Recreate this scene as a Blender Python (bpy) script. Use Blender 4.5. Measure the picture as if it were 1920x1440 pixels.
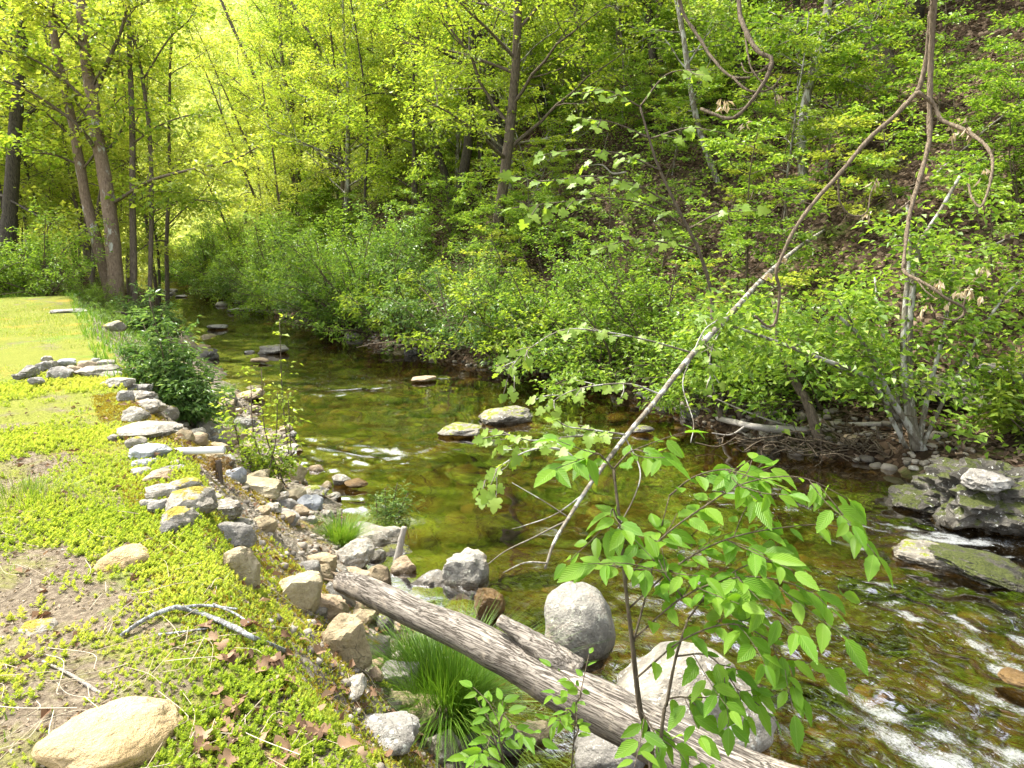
import bpy, math, random
import numpy as np
from mathutils import Vector, Matrix

for o in list(bpy.data.objects):
    bpy.data.objects.remove(o)
SC = bpy.context.scene
COL = SC.collection

# ------------------------------------------------------------------ camera, light, exposure
F = 1321.0                       # focal length in pixels of the 1920 px wide photograph
PITCH = math.radians(12.4)
CAMZ = 1.6
cam_d = bpy.data.cameras.new('camera')
cam_d.sensor_width = 36.0
cam_d.lens = 36.0 * F / 1920.0
cam_d.clip_start = 0.05
cam_d.clip_end = 600.0
cam = bpy.data.objects.new('camera', cam_d)
COL.objects.link(cam)
cam.location = (0, 0, CAMZ)
cam.rotation_euler = (math.radians(90) - PITCH, 0, 0)
SC.camera = cam

SUN_EL, SUN_AZ = math.radians(57), math.radians(-58)     # azimuth from +Y, clockwise seen from above
w = bpy.data.worlds.new('World')
SC.world = w
w.use_nodes = True
wn = w.node_tree
bg = wn.nodes['Background']
sky = wn.nodes.new('ShaderNodeTexSky')
sky.sky_type = 'NISHITA'
sky.sun_disc = False
sky.sun_elevation = SUN_EL
sky.sun_rotation = SUN_AZ
sky.air_density = 1.0
sky.dust_density = 3.0
sky.ozone_density = 1.0
hs = wn.nodes.new('ShaderNodeHueSaturation')          # thin high cloud: the sky is nearly white
hs.inputs['Saturation'].default_value = 0.30
wn.links.new(sky.outputs[0], hs.inputs['Color'])
wn.links.new(hs.outputs[0], bg.inputs[0])
bg.inputs[1].default_value = 0.15
sd = bpy.data.lights.new('sun', 'SUN')
sd.energy = 2.7
sd.angle = math.radians(6)
sd.color = (1.0, 0.95, 0.85)
sun = bpy.data.objects.new('sun', sd)
COL.objects.link(sun)
sdir = Vector((math.sin(SUN_AZ) * math.cos(SUN_EL), math.cos(SUN_AZ) * math.cos(SUN_EL), math.sin(SUN_EL)))
sun.rotation_euler = sdir.to_track_quat('Z', 'Y').to_euler()
sun.location = sdir * 60

SC.view_settings.view_transform = 'Standard'
SC.view_settings.look = 'None'
SC.view_settings.exposure = 1.95
SC.view_settings.gamma = 1.0
SC.view_settings.use_curve_mapping = False
SC.render.engine = 'CYCLES'
cy = SC.cycles
cy.max_bounces = 7
cy.diffuse_bounces = 4
cy.glossy_bounces = 3
cy.transmission_bounces = 5
cy.transparent_max_bounces = 8
cy.caustics_reflective = False
cy.caustics_refractive = False
cy.sample_clamp_indirect = 6.0
cy.use_adaptive_sampling = True
cy.adaptive_threshold = 0.02
cy.use_denoising = True
try:
    cy.denoiser = 'OPENIMAGEDENOISE'
    cy.denoising_input_passes = 'RGB_ALBEDO_NORMAL'
    cy.denoising_prefilter = 'ACCURATE'
except Exception:
    pass

# ------------------------------------------------------------------ small maths
CP, SP = math.cos(PITCH), math.sin(PITCH)
def ray(px, py):
    u, v = (px - 960.0) / F, (720.0 - py) / F
    return np.array([u, CP + v * SP, v * CP - SP])
def at(px, py, t):                          # the point at depth t along a line of sight
    return np.array([0, 0, CAMZ]) + ray(px, py) * t
def on(px, py, z):
    d = ray(px, py)
    return np.array([0, 0, CAMZ]) + d * ((z - CAMZ) / d[2])
def _hash(ix, iy, iz, seed):
    h = (ix.astype(np.int64) * 374761393 + iy.astype(np.int64) * 668265263 + iz.astype(np.int64) * 2147483647 + seed * 974634541) & 0xFFFFFFFF
    h = ((h ^ (h >> 13)) * 1274126177) & 0xFFFFFFFF
    h = ((h ^ (h >> 16)) * 2246822519) & 0xFFFFFFFF
    return ((h ^ (h >> 15)) & 0xFFFFFF) / float(0xFFFFFF)
def vnoise(p, seed=0):
    p = np.asarray(p, float)
    i = np.floor(p).astype(np.int64)
    f = p - i
    f = f * f * (3 - 2 * f)
    r = 0
    for dx in (0, 1):
        for dy in (0, 1):
            for dz in (0, 1):
                wgt = (f[:, 0] if dx else 1 - f[:, 0]) * (f[:, 1] if dy else 1 - f[:, 1]) * (f[:, 2] if dz else 1 - f[:, 2])
                r = r + wgt * _hash(i[:, 0] + dx, i[:, 1] + dy, i[:, 2] + dz, seed)
    return r * 2 - 1
def fbm(p, oct=4, seed=0, gain=0.5):
    p = np.asarray(p, float)
    a, r = 1.0, 0
    for k in range(oct):
        r = r + a * vnoise(p * (2.03 ** k) + 17.3 * k, seed + k)
        a *= gain
    return r
def fb2(x, y, sc, oct=3, seed=0):
    x, y = np.broadcast_arrays(np.asarray(x, float), np.asarray(y, float))
    q = np.stack([x.ravel() * sc, y.ravel() * sc, np.zeros(x.size)], 1)
    return fbm(q, oct, seed).reshape(x.shape)
def unit(v):
    v = np.asarray(v, float)
    return v / np.maximum(np.linalg.norm(v, axis=-1, keepdims=True), 1e-9)
def smooth(pts, n=6):                        # Catmull-Rom through the points (any number of columns)
    P = np.asarray(pts, float)
    if len(P) < 3:
        tt = np.linspace(0, 1, n + 1)[:, None]
        return P[0] + (P[-1] - P[0]) * tt
    Q = np.vstack([2 * P[0] - P[1], P, 2 * P[-1] - P[-2]])
    out = []
    for i in range(1, len(Q) - 2):
        t = np.linspace(0, 1, n, endpoint=False)[:, None]
        a, b, c, d = Q[i - 1], Q[i], Q[i + 1], Q[i + 2]
        out.append(0.5 * ((2 * b) + (-a + c) * t + (2 * a - 5 * b + 4 * c - d) * t ** 2 + (-a + 3 * b - 3 * c + d) * t ** 3))
    out.append(P[-1:])
    return np.vstack(out)

# ------------------------------------------------------------------ lie of the land: s runs up the stream, n across it towards the wooded hill
DS, DN = np.array([-0.55, 0.835]), np.array([0.835, 0.55])
def sn(x, y): return x * DS[0] + y * DS[1], x * DN[0] + y * DN[1]
def xy(s, n): return s * DS[0] + n * DN[0], s * DS[1] + n * DN[1]
WZ = -1.3
SL = [-14, 0, 2.8, 5, 7.85, 12, 20, 34, 60, 130]
NLv = [1.5, 1.6, 1.84, 2.15, 2.45, 2.72, 3.3, 4.05, 4.6, 6]
SR = [-14, 2, 3.5, 4.5, 5.3, 7.3, 9.1, 11.2, 14.5, 16.6, 28, 34, 60, 130]
NRv = [9.5, 8.5, 7.9, 8.5, 8.1, 8.05, 8.4, 8.25, 7.2, 6.75, 6.5, 6.1, 6.6, 8]
def nL(s): return np.interp(s, SL, NLv) + 0.10 * np.sin(s * 2.1) * np.exp(-np.maximum(s - 14, 0) / 10)
def nR(s): return np.interp(s, SR, NRv) + 0.10 * np.sin(s * 1.7 + 1)
def nW(s): return 0.6 + 0.07 * np.sin(s * 1.3 + 0.6)
def H(x, y):
    x, y = np.asarray(x, float), np.asarray(y, float)
    s, n = sn(x, y)
    l, r, wl = nL(s), nR(s), nW(s)
    lawn = 0.03 * fb2(x, y, 0.7, 3, 3) + 0.012 * fb2(x, y, 4.0, 2, 5) + 0.02 * np.clip(-n - 3, 0, 30)
    lawn = lawn + 0.10 * np.exp(-((s - 18.5) / 1.5) ** 2) * (n < 1)
    f = np.clip((n - wl) / np.maximum(l - wl, .1), 0, 1)
    bank = np.interp(f, [0, .10, .28, .6, 1], [0, -.2, -.5, -.95, -1.33])
    lump = 0.05 * fb2(x, y, 2.2, 3, 8) * np.clip(f * 8, 0, 1)
    d = np.maximum(np.minimum(n - l, r - n), 0)
    bed = -1.33 - 0.42 * (1 - np.exp(-d / .9)) + 0.05 * fb2(x, y, 1.6, 3, 12)
    e = np.maximum(n - r, 0)
    hz = np.interp(e, [0, .35, 1.5, 2.6, 14.2, 30, 90], [-1.33, -1.02, -.85, -.35, 8.8, 12.5, 22])
    hill = hz + (0.30 * fb2(x, y, 0.35, 3, 21) + 0.08 * fb2(x, y, 1.8, 2, 22)) * np.clip(e / 2.5, 0.15, 1)
    z = np.where(n < wl, lawn, np.where(n < l, bank + lump, np.where(n < r, bed, hill)))
    far = np.clip(s - 52, 0, 200)
    return z + 0.52 * far * np.clip(far / 12, 0, 1) + np.clip(-n - 13, 0, 60) * .12
def Hs(x, y): return float(H(np.array([x]), np.array([y]))[0])
_T = np.concatenate([np.linspace(1.2, 14, 1300), np.linspace(14, 90, 1500)])
def ground(px, py):                          # where a line of sight meets the ground
    d = ray(px, py)
    P = np.array([0, 0, CAMZ]) + _T[:, None] * d
    k = np.nonzero(P[:, 2] < H(P[:, 0], P[:, 1]))[0]
    return P[k[0]] if len(k) else P[-1]
def depth(p): return p[1] * CP - (p[2] - CAMZ) * SP

# ------------------------------------------------------------------ mesh building
class MB:
    def __init__(s):
        s.v, s.f, s.r, s.n, s.uv = [], [], [], 0, []
    def add(s, v, f, rnd=0.5, uv=None):
        v = np.asarray(v, float).reshape(-1, 3)
        f = np.asarray(f, np.int64)
        s.v.append(v)
        s.f.append(f + s.n)
        s.r.append(np.broadcast_to(np.asarray(rnd, float), (len(v),)))
        s.uv.append(np.zeros((len(v), 2)) if uv is None else np.asarray(uv, float))
        s.n += len(v)
        return s
    def tube(s, pts, rad, sides=6, cap=True, rnd=0.5, rough=0.0, seed=0):
        P = np.asarray(pts, float)
        R = np.broadcast_to(np.asarray(rad, float), (len(P),))
        T = unit(np.gradient(P, axis=0))
        ref = np.array([0.31, 0.2, 0.93]) if abs(T[0] @ np.array([0.31, 0.2, 0.93])) < .9 else np.array([1.0, 0, 0])
        U = unit(np.cross(T, ref))
        W = np.cross(T, U)
        a = np.linspace(0, 2 * np.pi, sides, endpoint=False)
        ring = U[:, None, :] * np.cos(a)[None, :, None] + W[:, None, :] * np.sin(a)[None, :, None]
        rr = np.repeat(R[:, None], sides, 1)
        if rough:
            q = (P[:, None, :] + ring * R[:, None, None]).reshape(-1, 3)
            rr = rr * (1 + rough * fbm(q * (0.6 / max(R.max(), .01)), 3, seed).reshape(rr.shape))
        V = (P[:, None, :] + ring * rr[:, :, None]).reshape(-1, 3)
        m = len(P)
        i = np.arange(m - 1)[:, None] * sides
        j = np.arange(sides)[None, :]
        jn = (j + 1) % sides
        Fq = np.stack([i + j, i + jn, i + sides + jn, i + sides + j], -1).reshape(-1, 4)
        uvs = np.stack([np.tile(a / (2 * np.pi), m), np.repeat(np.concatenate([[0], np.cumsum(np.linalg.norm(np.diff(P, axis=0), axis=1))]), sides)], 1)
        if cap:
            V = np.vstack([V, P[:1], P[-1:]])
            uvs = np.vstack([uvs, [[.5, 0], [.5, 1]]])
            j = np.arange(sides)
            c0 = np.stack([np.full(sides, m * sides), (j + 1) % sides, j], 1)
            c1 = np.stack([np.full(sides, m * sides + 1), (m - 1) * sides + j, (m - 1) * sides + (j + 1) % sides], 1)
            s.add(V, Fq, rnd, uvs)
            s.f.append(np.vstack([c0, c1]) + s.n - len(V))
        else:
            s.add(V, Fq, rnd, uvs)
        return s
    def mesh(s, name, mat=None, smooth=True, attrs=None):
        me = bpy.data.meshes.new(name)
        V = np.vstack(s.v) if s.v else np.zeros((0, 3))
        nl = sum(f.size for f in s.f)
        npoly = sum(len(f) for f in s.f)
        me.vertices.add(len(V))
        me.vertices.foreach_set('co', V.astype(np.float32).ravel())
        me.loops.add(nl)
        loops = np.concatenate([f.ravel() for f in s.f]).astype(np.int32)
        me.loops.foreach_set('vertex_index', loops)
        me.polygons.add(npoly)
        tot = np.concatenate([np.full(len(f), f.shape[1]) for f in s.f]).astype(np.int32)
        st = np.concatenate([[0], np.cumsum(tot)[:-1]]).astype(np.int32)
        me.polygons.foreach_set('loop_start', st)
        me.polygons.foreach_set('use_smooth', np.full(npoly, smooth))
        me.update(calc_edges=True)
        a = me.attributes.new('rnd', 'FLOAT', 'POINT')
        a.data.foreach_set('value', np.concatenate(s.r).astype(np.float32))
        uvl = me.uv_layers.new(name='UVMap')
        UV = np.vstack(s.uv)
        uvl.data.foreach_set('uv', UV[loops].astype(np.float32).ravel())
        for k, val in (attrs or {}).items():
            b = me.attributes.new(k, 'FLOAT', 'POINT')
            b.data.foreach_set('value', np.asarray(val, np.float32))
        if mat: me.materials.append(mat)
        return me
def link(name, me, parent=None, loc=None):
    o = bpy.data.objects.new(name, me)
    COL.objects.link(o)
    if parent: o.parent = parent
    if loc is not None: o.location = loc
    return o
def tag(o, label=None, cat=None, group=None, kind=None):
    if label: o['label'] = label
    if cat: o['category'] = cat
    if group: o['group'] = group
    if kind: o['kind'] = kind
    return o
def thing(name, label, cat, loc=(0, 0, 0), rz=0.0, group=None):
    o = bpy.data.objects.new(name, None)
    o.empty_display_size = 0.2
    COL.objects.link(o)
    o.location = loc
    o.rotation_euler = (0, 0, rz)
    return tag(o, label, cat, group)

# leaves: quads folded along the midrib, all at once
LF = np.array([[0, 1, 2], [0, 2, 3]])
def leaves(mb, base, axis, nrm, L, W, fold=0.25, rnd=None, rng=None):
    base, axis, nrm = np.asarray(base, float), unit(axis), np.asarray(nrm, float)
    N = len(base)
    side = unit(np.cross(axis, nrm))
    nn = np.cross(side, axis)
    L = np.broadcast_to(np.asarray(L, float), (N,))[:, None]
    W = np.broadcast_to(np.asarray(W, float), (N,))[:, None]
    mid = base + axis * L * .48
    V = np.stack([base, mid + side * W * .5 + nn * W * fold, base + axis * L - nn * L * .12, mid - side * W * .5 + nn * W * fold], 1)
    Fc = (LF[None] + (np.arange(N) * 4)[:, None, None]).reshape(-1, 3)
    r = (rng or np.random.default_rng(1)).random(N) if rnd is None else np.broadcast_to(rnd, (N,))
    mb.add(V.reshape(-1, 3), Fc, np.repeat(r, 4))
def leaf_cloud(mb, C, L, rng, wr=0.55, upb=1.0, droop=0.25, out=None):
    N = len(C)
    nrm = unit(rng.normal(size=(N, 3)) * .55 + np.array([0, 0, upb]))
    ax = rng.normal(size=(N, 3))
    if out is not None: ax = ax * .7 + unit(out)
    ax[:, 2] = ax[:, 2] * .35 - droop
    sz = L * np.clip(rng.normal(1, .25, N), .5, 1.6)
    leaves(mb, C, ax, nrm, sz, sz * wr, rng=rng)
def blades(mb, base, lean, L, W, rng, seg=4, rnd=None):
    N = len(base)
    t = np.linspace(0, 1, seg + 1)
    up = np.array([0, 0, 1.0])
    L = np.broadcast_to(L, (N,))
    side = unit(np.cross(lean + 1e-6, up))
    side = unit(side + rng.normal(size=(N, 3)) * .25)
    ctr = base[:, None, :] + (up[None, None] * (t - .35 * t ** 2 * np.clip(np.linalg.norm(lean, axis=1), 0, 1.3)[:, None])[:, :, None] + lean[:, None, :] * (t ** 2)[None, :, None]) * L[:, None, None]
    wd = (W * (1 - t ** 1.6) + .0004)[None, :, None]
    V = np.stack([ctr - side[:, None, :] * wd, ctr + side[:, None, :] * wd], 2).reshape(N, -1, 3)
    i = np.arange(seg) * 2
    q = np.stack([i, i + 1, i + 3, i + 2], 1)
    Fc = (q[None] + (np.arange(N) * (2 * (seg + 1)))[:, None, None]).reshape(-1, 4)
    r = rng.random(N) if rnd is None else rnd
    mb.add(V.reshape(-1, 3), Fc, np.repeat(r, 2 * (seg + 1)))

# ------------------------------------------------------------------ materials
class NT:
    def __init__(s, name):
        s.m = bpy.data.materials.new(name)
        s.m.use_nodes = True
        s.t = s.m.node_tree
        s.t.nodes.clear()
        s.out = s.t.nodes.new('ShaderNodeOutputMaterial')
        s._tc = None
    def n(s, typ, **kw):
        nd = s.t.nodes.new(typ)
        for k, v in kw.items(): setattr(nd, k, v)
        return nd
    def l(s, a, b): s.t.links.new(a, b)
    def set(s, sock, v):
        if isinstance(v, bpy.types.NodeSocket): s.l(v, sock)
        elif isinstance(v, (tuple, list)): sock.default_value = tuple(v) + (1,) if len(v) == 3 and sock.type == 'RGBA' else v
        else: sock.default_value = v
    def coord(s, kind='Object', scale=(1, 1, 1), rot=(0, 0, 0)):
        tc = s.n('ShaderNodeTexCoord')
        mp = s.n('ShaderNodeMapping')
        s.l(tc.outputs[kind], mp.inputs[0])
        mp.inputs['Scale'].default_value = scale
        mp.inputs['Rotation'].default_value = rot
        return mp.outputs[0]
    def noise(s, vec, scale, detail=4, rough=.55, dist=0.0):
        nd = s.n('ShaderNodeTexNoise')
        s.l(vec, nd.inputs['Vector'])
        nd.inputs['Scale'].default_value = scale
        nd.inputs['Detail'].default_value = detail
        nd.inputs['Roughness'].default_value = rough
        nd.inputs['Distortion'].default_value = dist
        return nd.outputs[0]
    def voro(s, vec, scale, feature='F1', out=0, rand=1.0):
        nd = s.n('ShaderNodeTexVoronoi', feature=feature)
        s.l(vec, nd.inputs['Vector'])
        nd.inputs['Scale'].default_value = scale
        nd.inputs['Randomness'].default_value = rand
        return nd.outputs[out]
    def ramp(s, fac, stops):
        nd = s.n('ShaderNodeValToRGB')
        e = nd.color_ramp.elements
        while len(e) < len(stops): e.new(.5)
        for el, (p, c) in zip(e, stops):
            el.position = p
            el.color = tuple(c) + (1,) if not isinstance(c, (int, float)) else (c, c, c, 1)
        s.set(nd.inputs[0], fac)
        return nd.outputs[0]
    def mix(s, fac, a, b, mode='MIX'):
        nd = s.n('ShaderNodeMix', data_type='RGBA', blend_type=mode)
        s.set(nd.inputs[0], fac)
        s.set(nd.inputs[6], a)
        s.set(nd.inputs[7], b)
        return nd.outputs[2]
    def math(s, op, a, b=0.0, clamp=False):
        nd = s.n('ShaderNodeMath', operation=op, use_clamp=clamp)
        s.set(nd.inputs[0], a)
        s.set(nd.inputs[1], b)
        return nd.outputs[0]
    def attr(s, name, out=2):
        nd = s.n('ShaderNodeAttribute', attribute_name=name)
        return nd.outputs[out]
    def bump(s, h, strength=.4, dist=.02, normal=None):
        nd = s.n('ShaderNodeBump')
        nd.inputs['Strength'].default_value = strength
        nd.inputs['Distance'].default_value = dist
        s.set(nd.inputs['Height'], h)
        if normal: s.l(normal, nd.inputs['Normal'])
        return nd.outputs[0]
    def bsdf(s, color, rough=.8, spec=.3, normal=None):
        nd = s.n('ShaderNodeBsdfPrincipled')
        s.set(nd.inputs['Base Color'], color)
        s.set(nd.inputs['Roughness'], rough)
        s.set(nd.inputs['Specular IOR Level'], spec)
        if normal: s.l(normal, nd.inputs['Normal'])
        return nd.outputs[0]
    def done(s, sh):
        s.l(sh, s.out.inputs[0])
        return s.m

def leaf_mat(name, cols, trans=.45, tcol=None, rough=.45, spec=.35, veins=False, hue=.5):
    t = NT(name)
    r = t.attr('rnd')
    oi = t.n('ShaderNodeObjectInfo').outputs['Random']
    f = t.math('ADD', t.math('MULTIPLY', r, .75), t.math('MULTIPLY', oi, .25))
    col = t.ramp(f, [(i / (len(cols) - 1), c) for i, c in enumerate(cols)])
    nrm = None
    if veins:
        uv = t.n('ShaderNodeUVMap').outputs[0]
        sp = t.n('ShaderNodeSeparateXYZ')
        t.l(uv, sp.inputs[0])
        au = t.math('ABSOLUTE', sp.outputs[0])
        k = t.math('SUBTRACT', sp.outputs[1], t.math('MULTIPLY', au, .75))
        wv = t.math('ABSOLUTE', t.math('SINE', t.math('MULTIPLY', k, 31.0)))
        vein = t.math('SUBTRACT', 1.0, t.math('MULTIPLY', wv, 5.0), True)
        mid = t.math('SUBTRACT', 1.0, t.math('MULTIPLY', au, 26.0), True)
        vm = t.math('MAXIMUM', t.math('MULTIPLY', vein, .6), mid)
        col = t.mix(t.math('MULTIPLY', vm, .40), col, (.30, .42, .10))
        nrm = t.bump(wv, .5, .004)
    p = t.bsdf(col, rough, spec, nrm)
    tr = t.n('ShaderNodeBsdfTranslucent')
    tc = t.mix(1.0, col, tcol or (1.55, 1.5, .8), 'MULTIPLY')
    t.set(tr.inputs[0], tc)
    mx = t.n('ShaderNodeMixShader')
    mx.inputs[0].default_value = trans
    t.l(p, mx.inputs[1])
    t.l(tr.outputs[0], mx.inputs[2])
    return t.done(mx.outputs[0])

def bark_mat(name, dark, light, pale=None, scale=1.0, furrow=6.0, palesc=3.0, pale_lo=.55):
    t = NT(name)
    v = t.coord('Object', (furrow, furrow, 1.0))
    n1 = t.noise(v, 6 * scale, 6, .65, .6)
    col = t.ramp(n1, [(.3, dark), (.7, light)])
    if pale:
        n2 = t.noise(t.coord('Object', (2, 2, .8)), palesc, 4, .6)
        col = t.mix(t.ramp(n2, [(pale_lo, 0), (pale_lo + .06, 1)]), col, pale)
    return t.done(t.bsdf(col, .9, .15, t.bump(n1, .9, .02)))

def rock_mat(name, c0, c1, c2, lichen=0.0, moss=0.0, wet=0.0, lichcol=(.62, .62, .56), mosscol=((.10, .12, .015), (.25, .27, .03)), bands=False):
    t = NT(name)
    oi = t.n('ShaderNodeObjectInfo')
    v = t.coord('Object')
    va = t.n('ShaderNodeVectorMath', operation='ADD')
    t.l(v, va.inputs[0])
    cx = t.n('ShaderNodeCombineXYZ')
    t.l(t.math('MULTIPLY', oi.outputs['Random'], 37.0), cx.inputs[0])
    t.l(t.math('MULTIPLY', oi.outputs['Random'], 11.0), cx.inputs[1])
    t.l(cx.outputs[0], va.inputs[1])
    v = va.outputs[0]
    n1 = t.noise(v, 3.5, 6, .6, .4)
    n2 = t.noise(v, 40, 5, .7)
    n3 = t.noise(v, 11, 5, .65, .3)
    col = t.ramp(n1, [(.3, c0), (.5, c1), (.72, c2)])
    col = t.mix(.35, col, t.ramp(n2, [(.3, .25), (.7, .85)]), 'OVERLAY')
    if bands:
        wv = t.n('ShaderNodeTexWave', wave_type='BANDS', bands_direction='Z')
        t.l(v, wv.inputs[0])
        wv.inputs['Scale'].default_value = 9
        wv.inputs['Distortion'].default_value = 6
        wv.inputs['Detail'].default_value = 3
        col = t.mix(t.math('MULTIPLY', wv.outputs[1], .25), col, c0)
    crack = t.ramp(t.voro(v, 5, 'DISTANCE_TO_EDGE'), [(.0, 1), (.02, 0)])
    col = t.mix(t.math('MULTIPLY', t.math('MULTIPLY', crack, t.ramp(n3, [(.5, 0), (.6, 1)])), .6), col, (.03, .027, .022))
    if lichen:
        lm = t.ramp(t.noise(v, 26, 4, .7), [(.62 - .12 * lichen, 0), (.66 - .12 * lichen, 1)])
        lm = t.math('MULTIPLY', lm, t.ramp(n3, [(.45, 0), (.6, 1)]))
        col = t.mix(lm, col, lichcol)
    geo = t.n('ShaderNodeNewGeometry')
    sp = t.n('ShaderNodeSeparateXYZ')
    t.l(geo.outputs['Normal'], sp.inputs[0])
    rough = .85
    if moss:
        k = t.math('ADD', t.math('MULTIPLY', sp.outputs[2], .42), t.math('ADD', t.math('MULTIPLY', n3, .7), t.math('MULTIPLY', n1, .45)))
        k = t.ramp(k, [(1.13 - .28 * moss, 0), (1.19 - .28 * moss, 1)])
        mc = t.ramp(t.noise(v, 60, 3, .7), [(.3, mosscol[0]), (.7, mosscol[1])])
        col = t.mix(k, col, mc)
    # the waterline: stone that the stream keeps wet is dark and shiny
    sz = t.n('ShaderNodeSeparateXYZ')
    t.l(geo.outputs['Position'], sz.inputs[0])
    h = t.math('ADD', sz.outputs[2], t.math('MULTIPLY', t.math('SUBTRACT', n3, .5), .12))
    wl = t.ramp(t.math('ADD', h, 1.3), [(.035, 1), (.075, 0)])
    if wet: wl = t.math('MAXIMUM', wl, wet)
    col = t.mix(t.math('MULTIPLY', wl, .62), col, t.mix(1.0, col, (.30, .24, .14), 'MULTIPLY'))
    rg = t.mix(wl, (rough,) * 3, (.25,) * 3)
    hh = t.math('ADD', t.math('MULTIPLY', n3, 1.0), t.math('MULTIPLY', n2, .45))
    return t.done(t.bsdf(col, rg, .35, t.bump(hh, .9, .05)))

# ------------------------------------------------------------------ materials of the place
def mat_lawn():
    t = NT('lawn_soil')
    v = t.coord('Object')
    big = t.noise(v, .55, 4, .6, .3)
    mid = t.noise(v, 2.6, 5, .65, .3)
    fine = t.noise(v, 38, 5, .7)
    soil = t.ramp(fine, [(.25, (.06, .047, .033)), (.5, (.165, .132, .092)), (.75, (.32, .27, .195))])
    moss = t.ramp(t.noise(v, 55, 4, .7), [(.25, (.085, .10, .018)), (.55, (.20, .215, .036)), (.8, (.33, .32, .07))])
    ochre = t.ramp(t.noise(v, 30, 4, .7), [(.3, (.20, .12, .02)), (.7, (.42, .30, .05))])
    grass = t.ramp(t.noise(v, 45, 4, .7), [(.3, (.06, .12, .015)), (.7, (.19, .28, .04))])
    ps = t.n('ShaderNodeSeparateXYZ')
    t.l(v, ps.inputs[0])
    ym = t.ramp(t.math('MULTIPLY', ps.outputs[1], .1), [(.30, 0), (.75, .14)])      # the far half of the lawn is the mossier one
    mk = t.math('ADD', t.math('ADD', t.math('MULTIPLY', mid, .6), t.math('MULTIPLY', big, .5)), ym)
    col = t.mix(t.ramp(mk, [(.52, 0), (.63, 1)]), soil, moss)
    col = t.mix(t.ramp(t.noise(t.coord('Object'), 1.3, 4, .6), [(.57, 0), (.68, .85)]), col, ochre)
    col = t.mix(t.ramp(t.noise(v, .9, 4, .65), [(.55, 0), (.66, .9)]), col, grass)
    h = t.math('ADD', fine, t.math('MULTIPLY', mid, 1.5))
    return t.done(t.bsdf(col, .95, .1, t.bump(h, .8, .03)))
def mat_bank():
    t = NT('bank_mortar')
    v = t.coord('Object')
    fine = t.noise(v, 46, 6, .75)
    mid = t.noise(v, 4.5, 5, .65, .4)
    col = t.ramp(fine, [(.25, (.09, .075, .055)), (.5, (.30, .26, .20)), (.78, (.50, .45, .36))])
    cs_ = t.n('ShaderNodeSeparateColor')
    t.l(t.voro(v, 28, 'F1', 1), cs_.inputs[0])
    col = t.mix(.7, col, t.ramp(cs_.outputs[0], [(0, .2), (1, .75)]), 'SOFT_LIGHT')
    moss = t.ramp(t.noise(v, 60, 4, .7), [(.3, (.17, .13, .015)), (.7, (.38, .32, .04))])
    col = t.mix(t.ramp(mid, [(.53, 0), (.62, .9)]), col, moss)
    col = t.mix(t.ramp(t.noise(v, 2.2, 4, .6), [(.5, 0), (.65, .6)]), col, (.13, .095, .06))
    geo = t.n('ShaderNodeNewGeometry')
    sz = t.n('ShaderNodeSeparateXYZ')
    t.l(geo.outputs['Position'], sz.inputs[0])
    wet = t.ramp(t.math('ADD', sz.outputs[2], 1.3), [(.02, 1), (.10, 0)])
    col = t.mix(t.math('MULTIPLY', wet, .7), col, (.05, .04, .02))
    h = t.math('ADD', fine, t.math('MULTIPLY', t.voro(v, 28), -.9))
    return t.done(t.bsdf(col, .9, .2, t.bump(h, .9, .04)))
def mat_bed():
    t = NT('stream_bed_gravel')
    v = t.coord('Object')
    vd = t.n('ShaderNodeVectorMath', operation='ADD')
    t.l(v, vd.inputs[0])
    sc = t.n('ShaderNodeVectorMath', operation='SCALE')
    nz = t.n('ShaderNodeTexNoise')
    t.l(v, nz.inputs['Vector'])
    nz.inputs['Scale'].default_value = 3
    t.l(nz.outputs[1], sc.inputs[0])
    sc.inputs[3].default_value = .25
    t.l(sc.outputs[0], vd.inputs[1])
    cell = t.voro(vd.outputs[0], 7, 'F1', 1)
    ed = t.voro(vd.outputs[0], 7, 'DISTANCE_TO_EDGE')
    big = t.noise(v, .8, 4, .6)
    base = t.ramp(big, [(.3, (.022, .020, .009)), (.5, (.055, .045, .018)), (.7, (.15, .105, .040))])
    hv = t.n('ShaderNodeSeparateColor')
    t.l(cell, hv.inputs[0])
    col = t.mix(.55, base, t.ramp(hv.outputs[0], [(0, (.02, .019, .009)), (.6, (.075, .064, .030)), (1, (.15, .125, .065))]))
    col = t.mix(t.ramp(ed, [(0, .8), (.12, 0)]), col, (.015, .013, .005))
    col = t.mix(.5, col, t.noise(v, 20, 4, .7), 'SOFT_LIGHT')
    return t.done(t.bsdf(col, .7, .2, t.bump(ed, .8, .06)))
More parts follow.
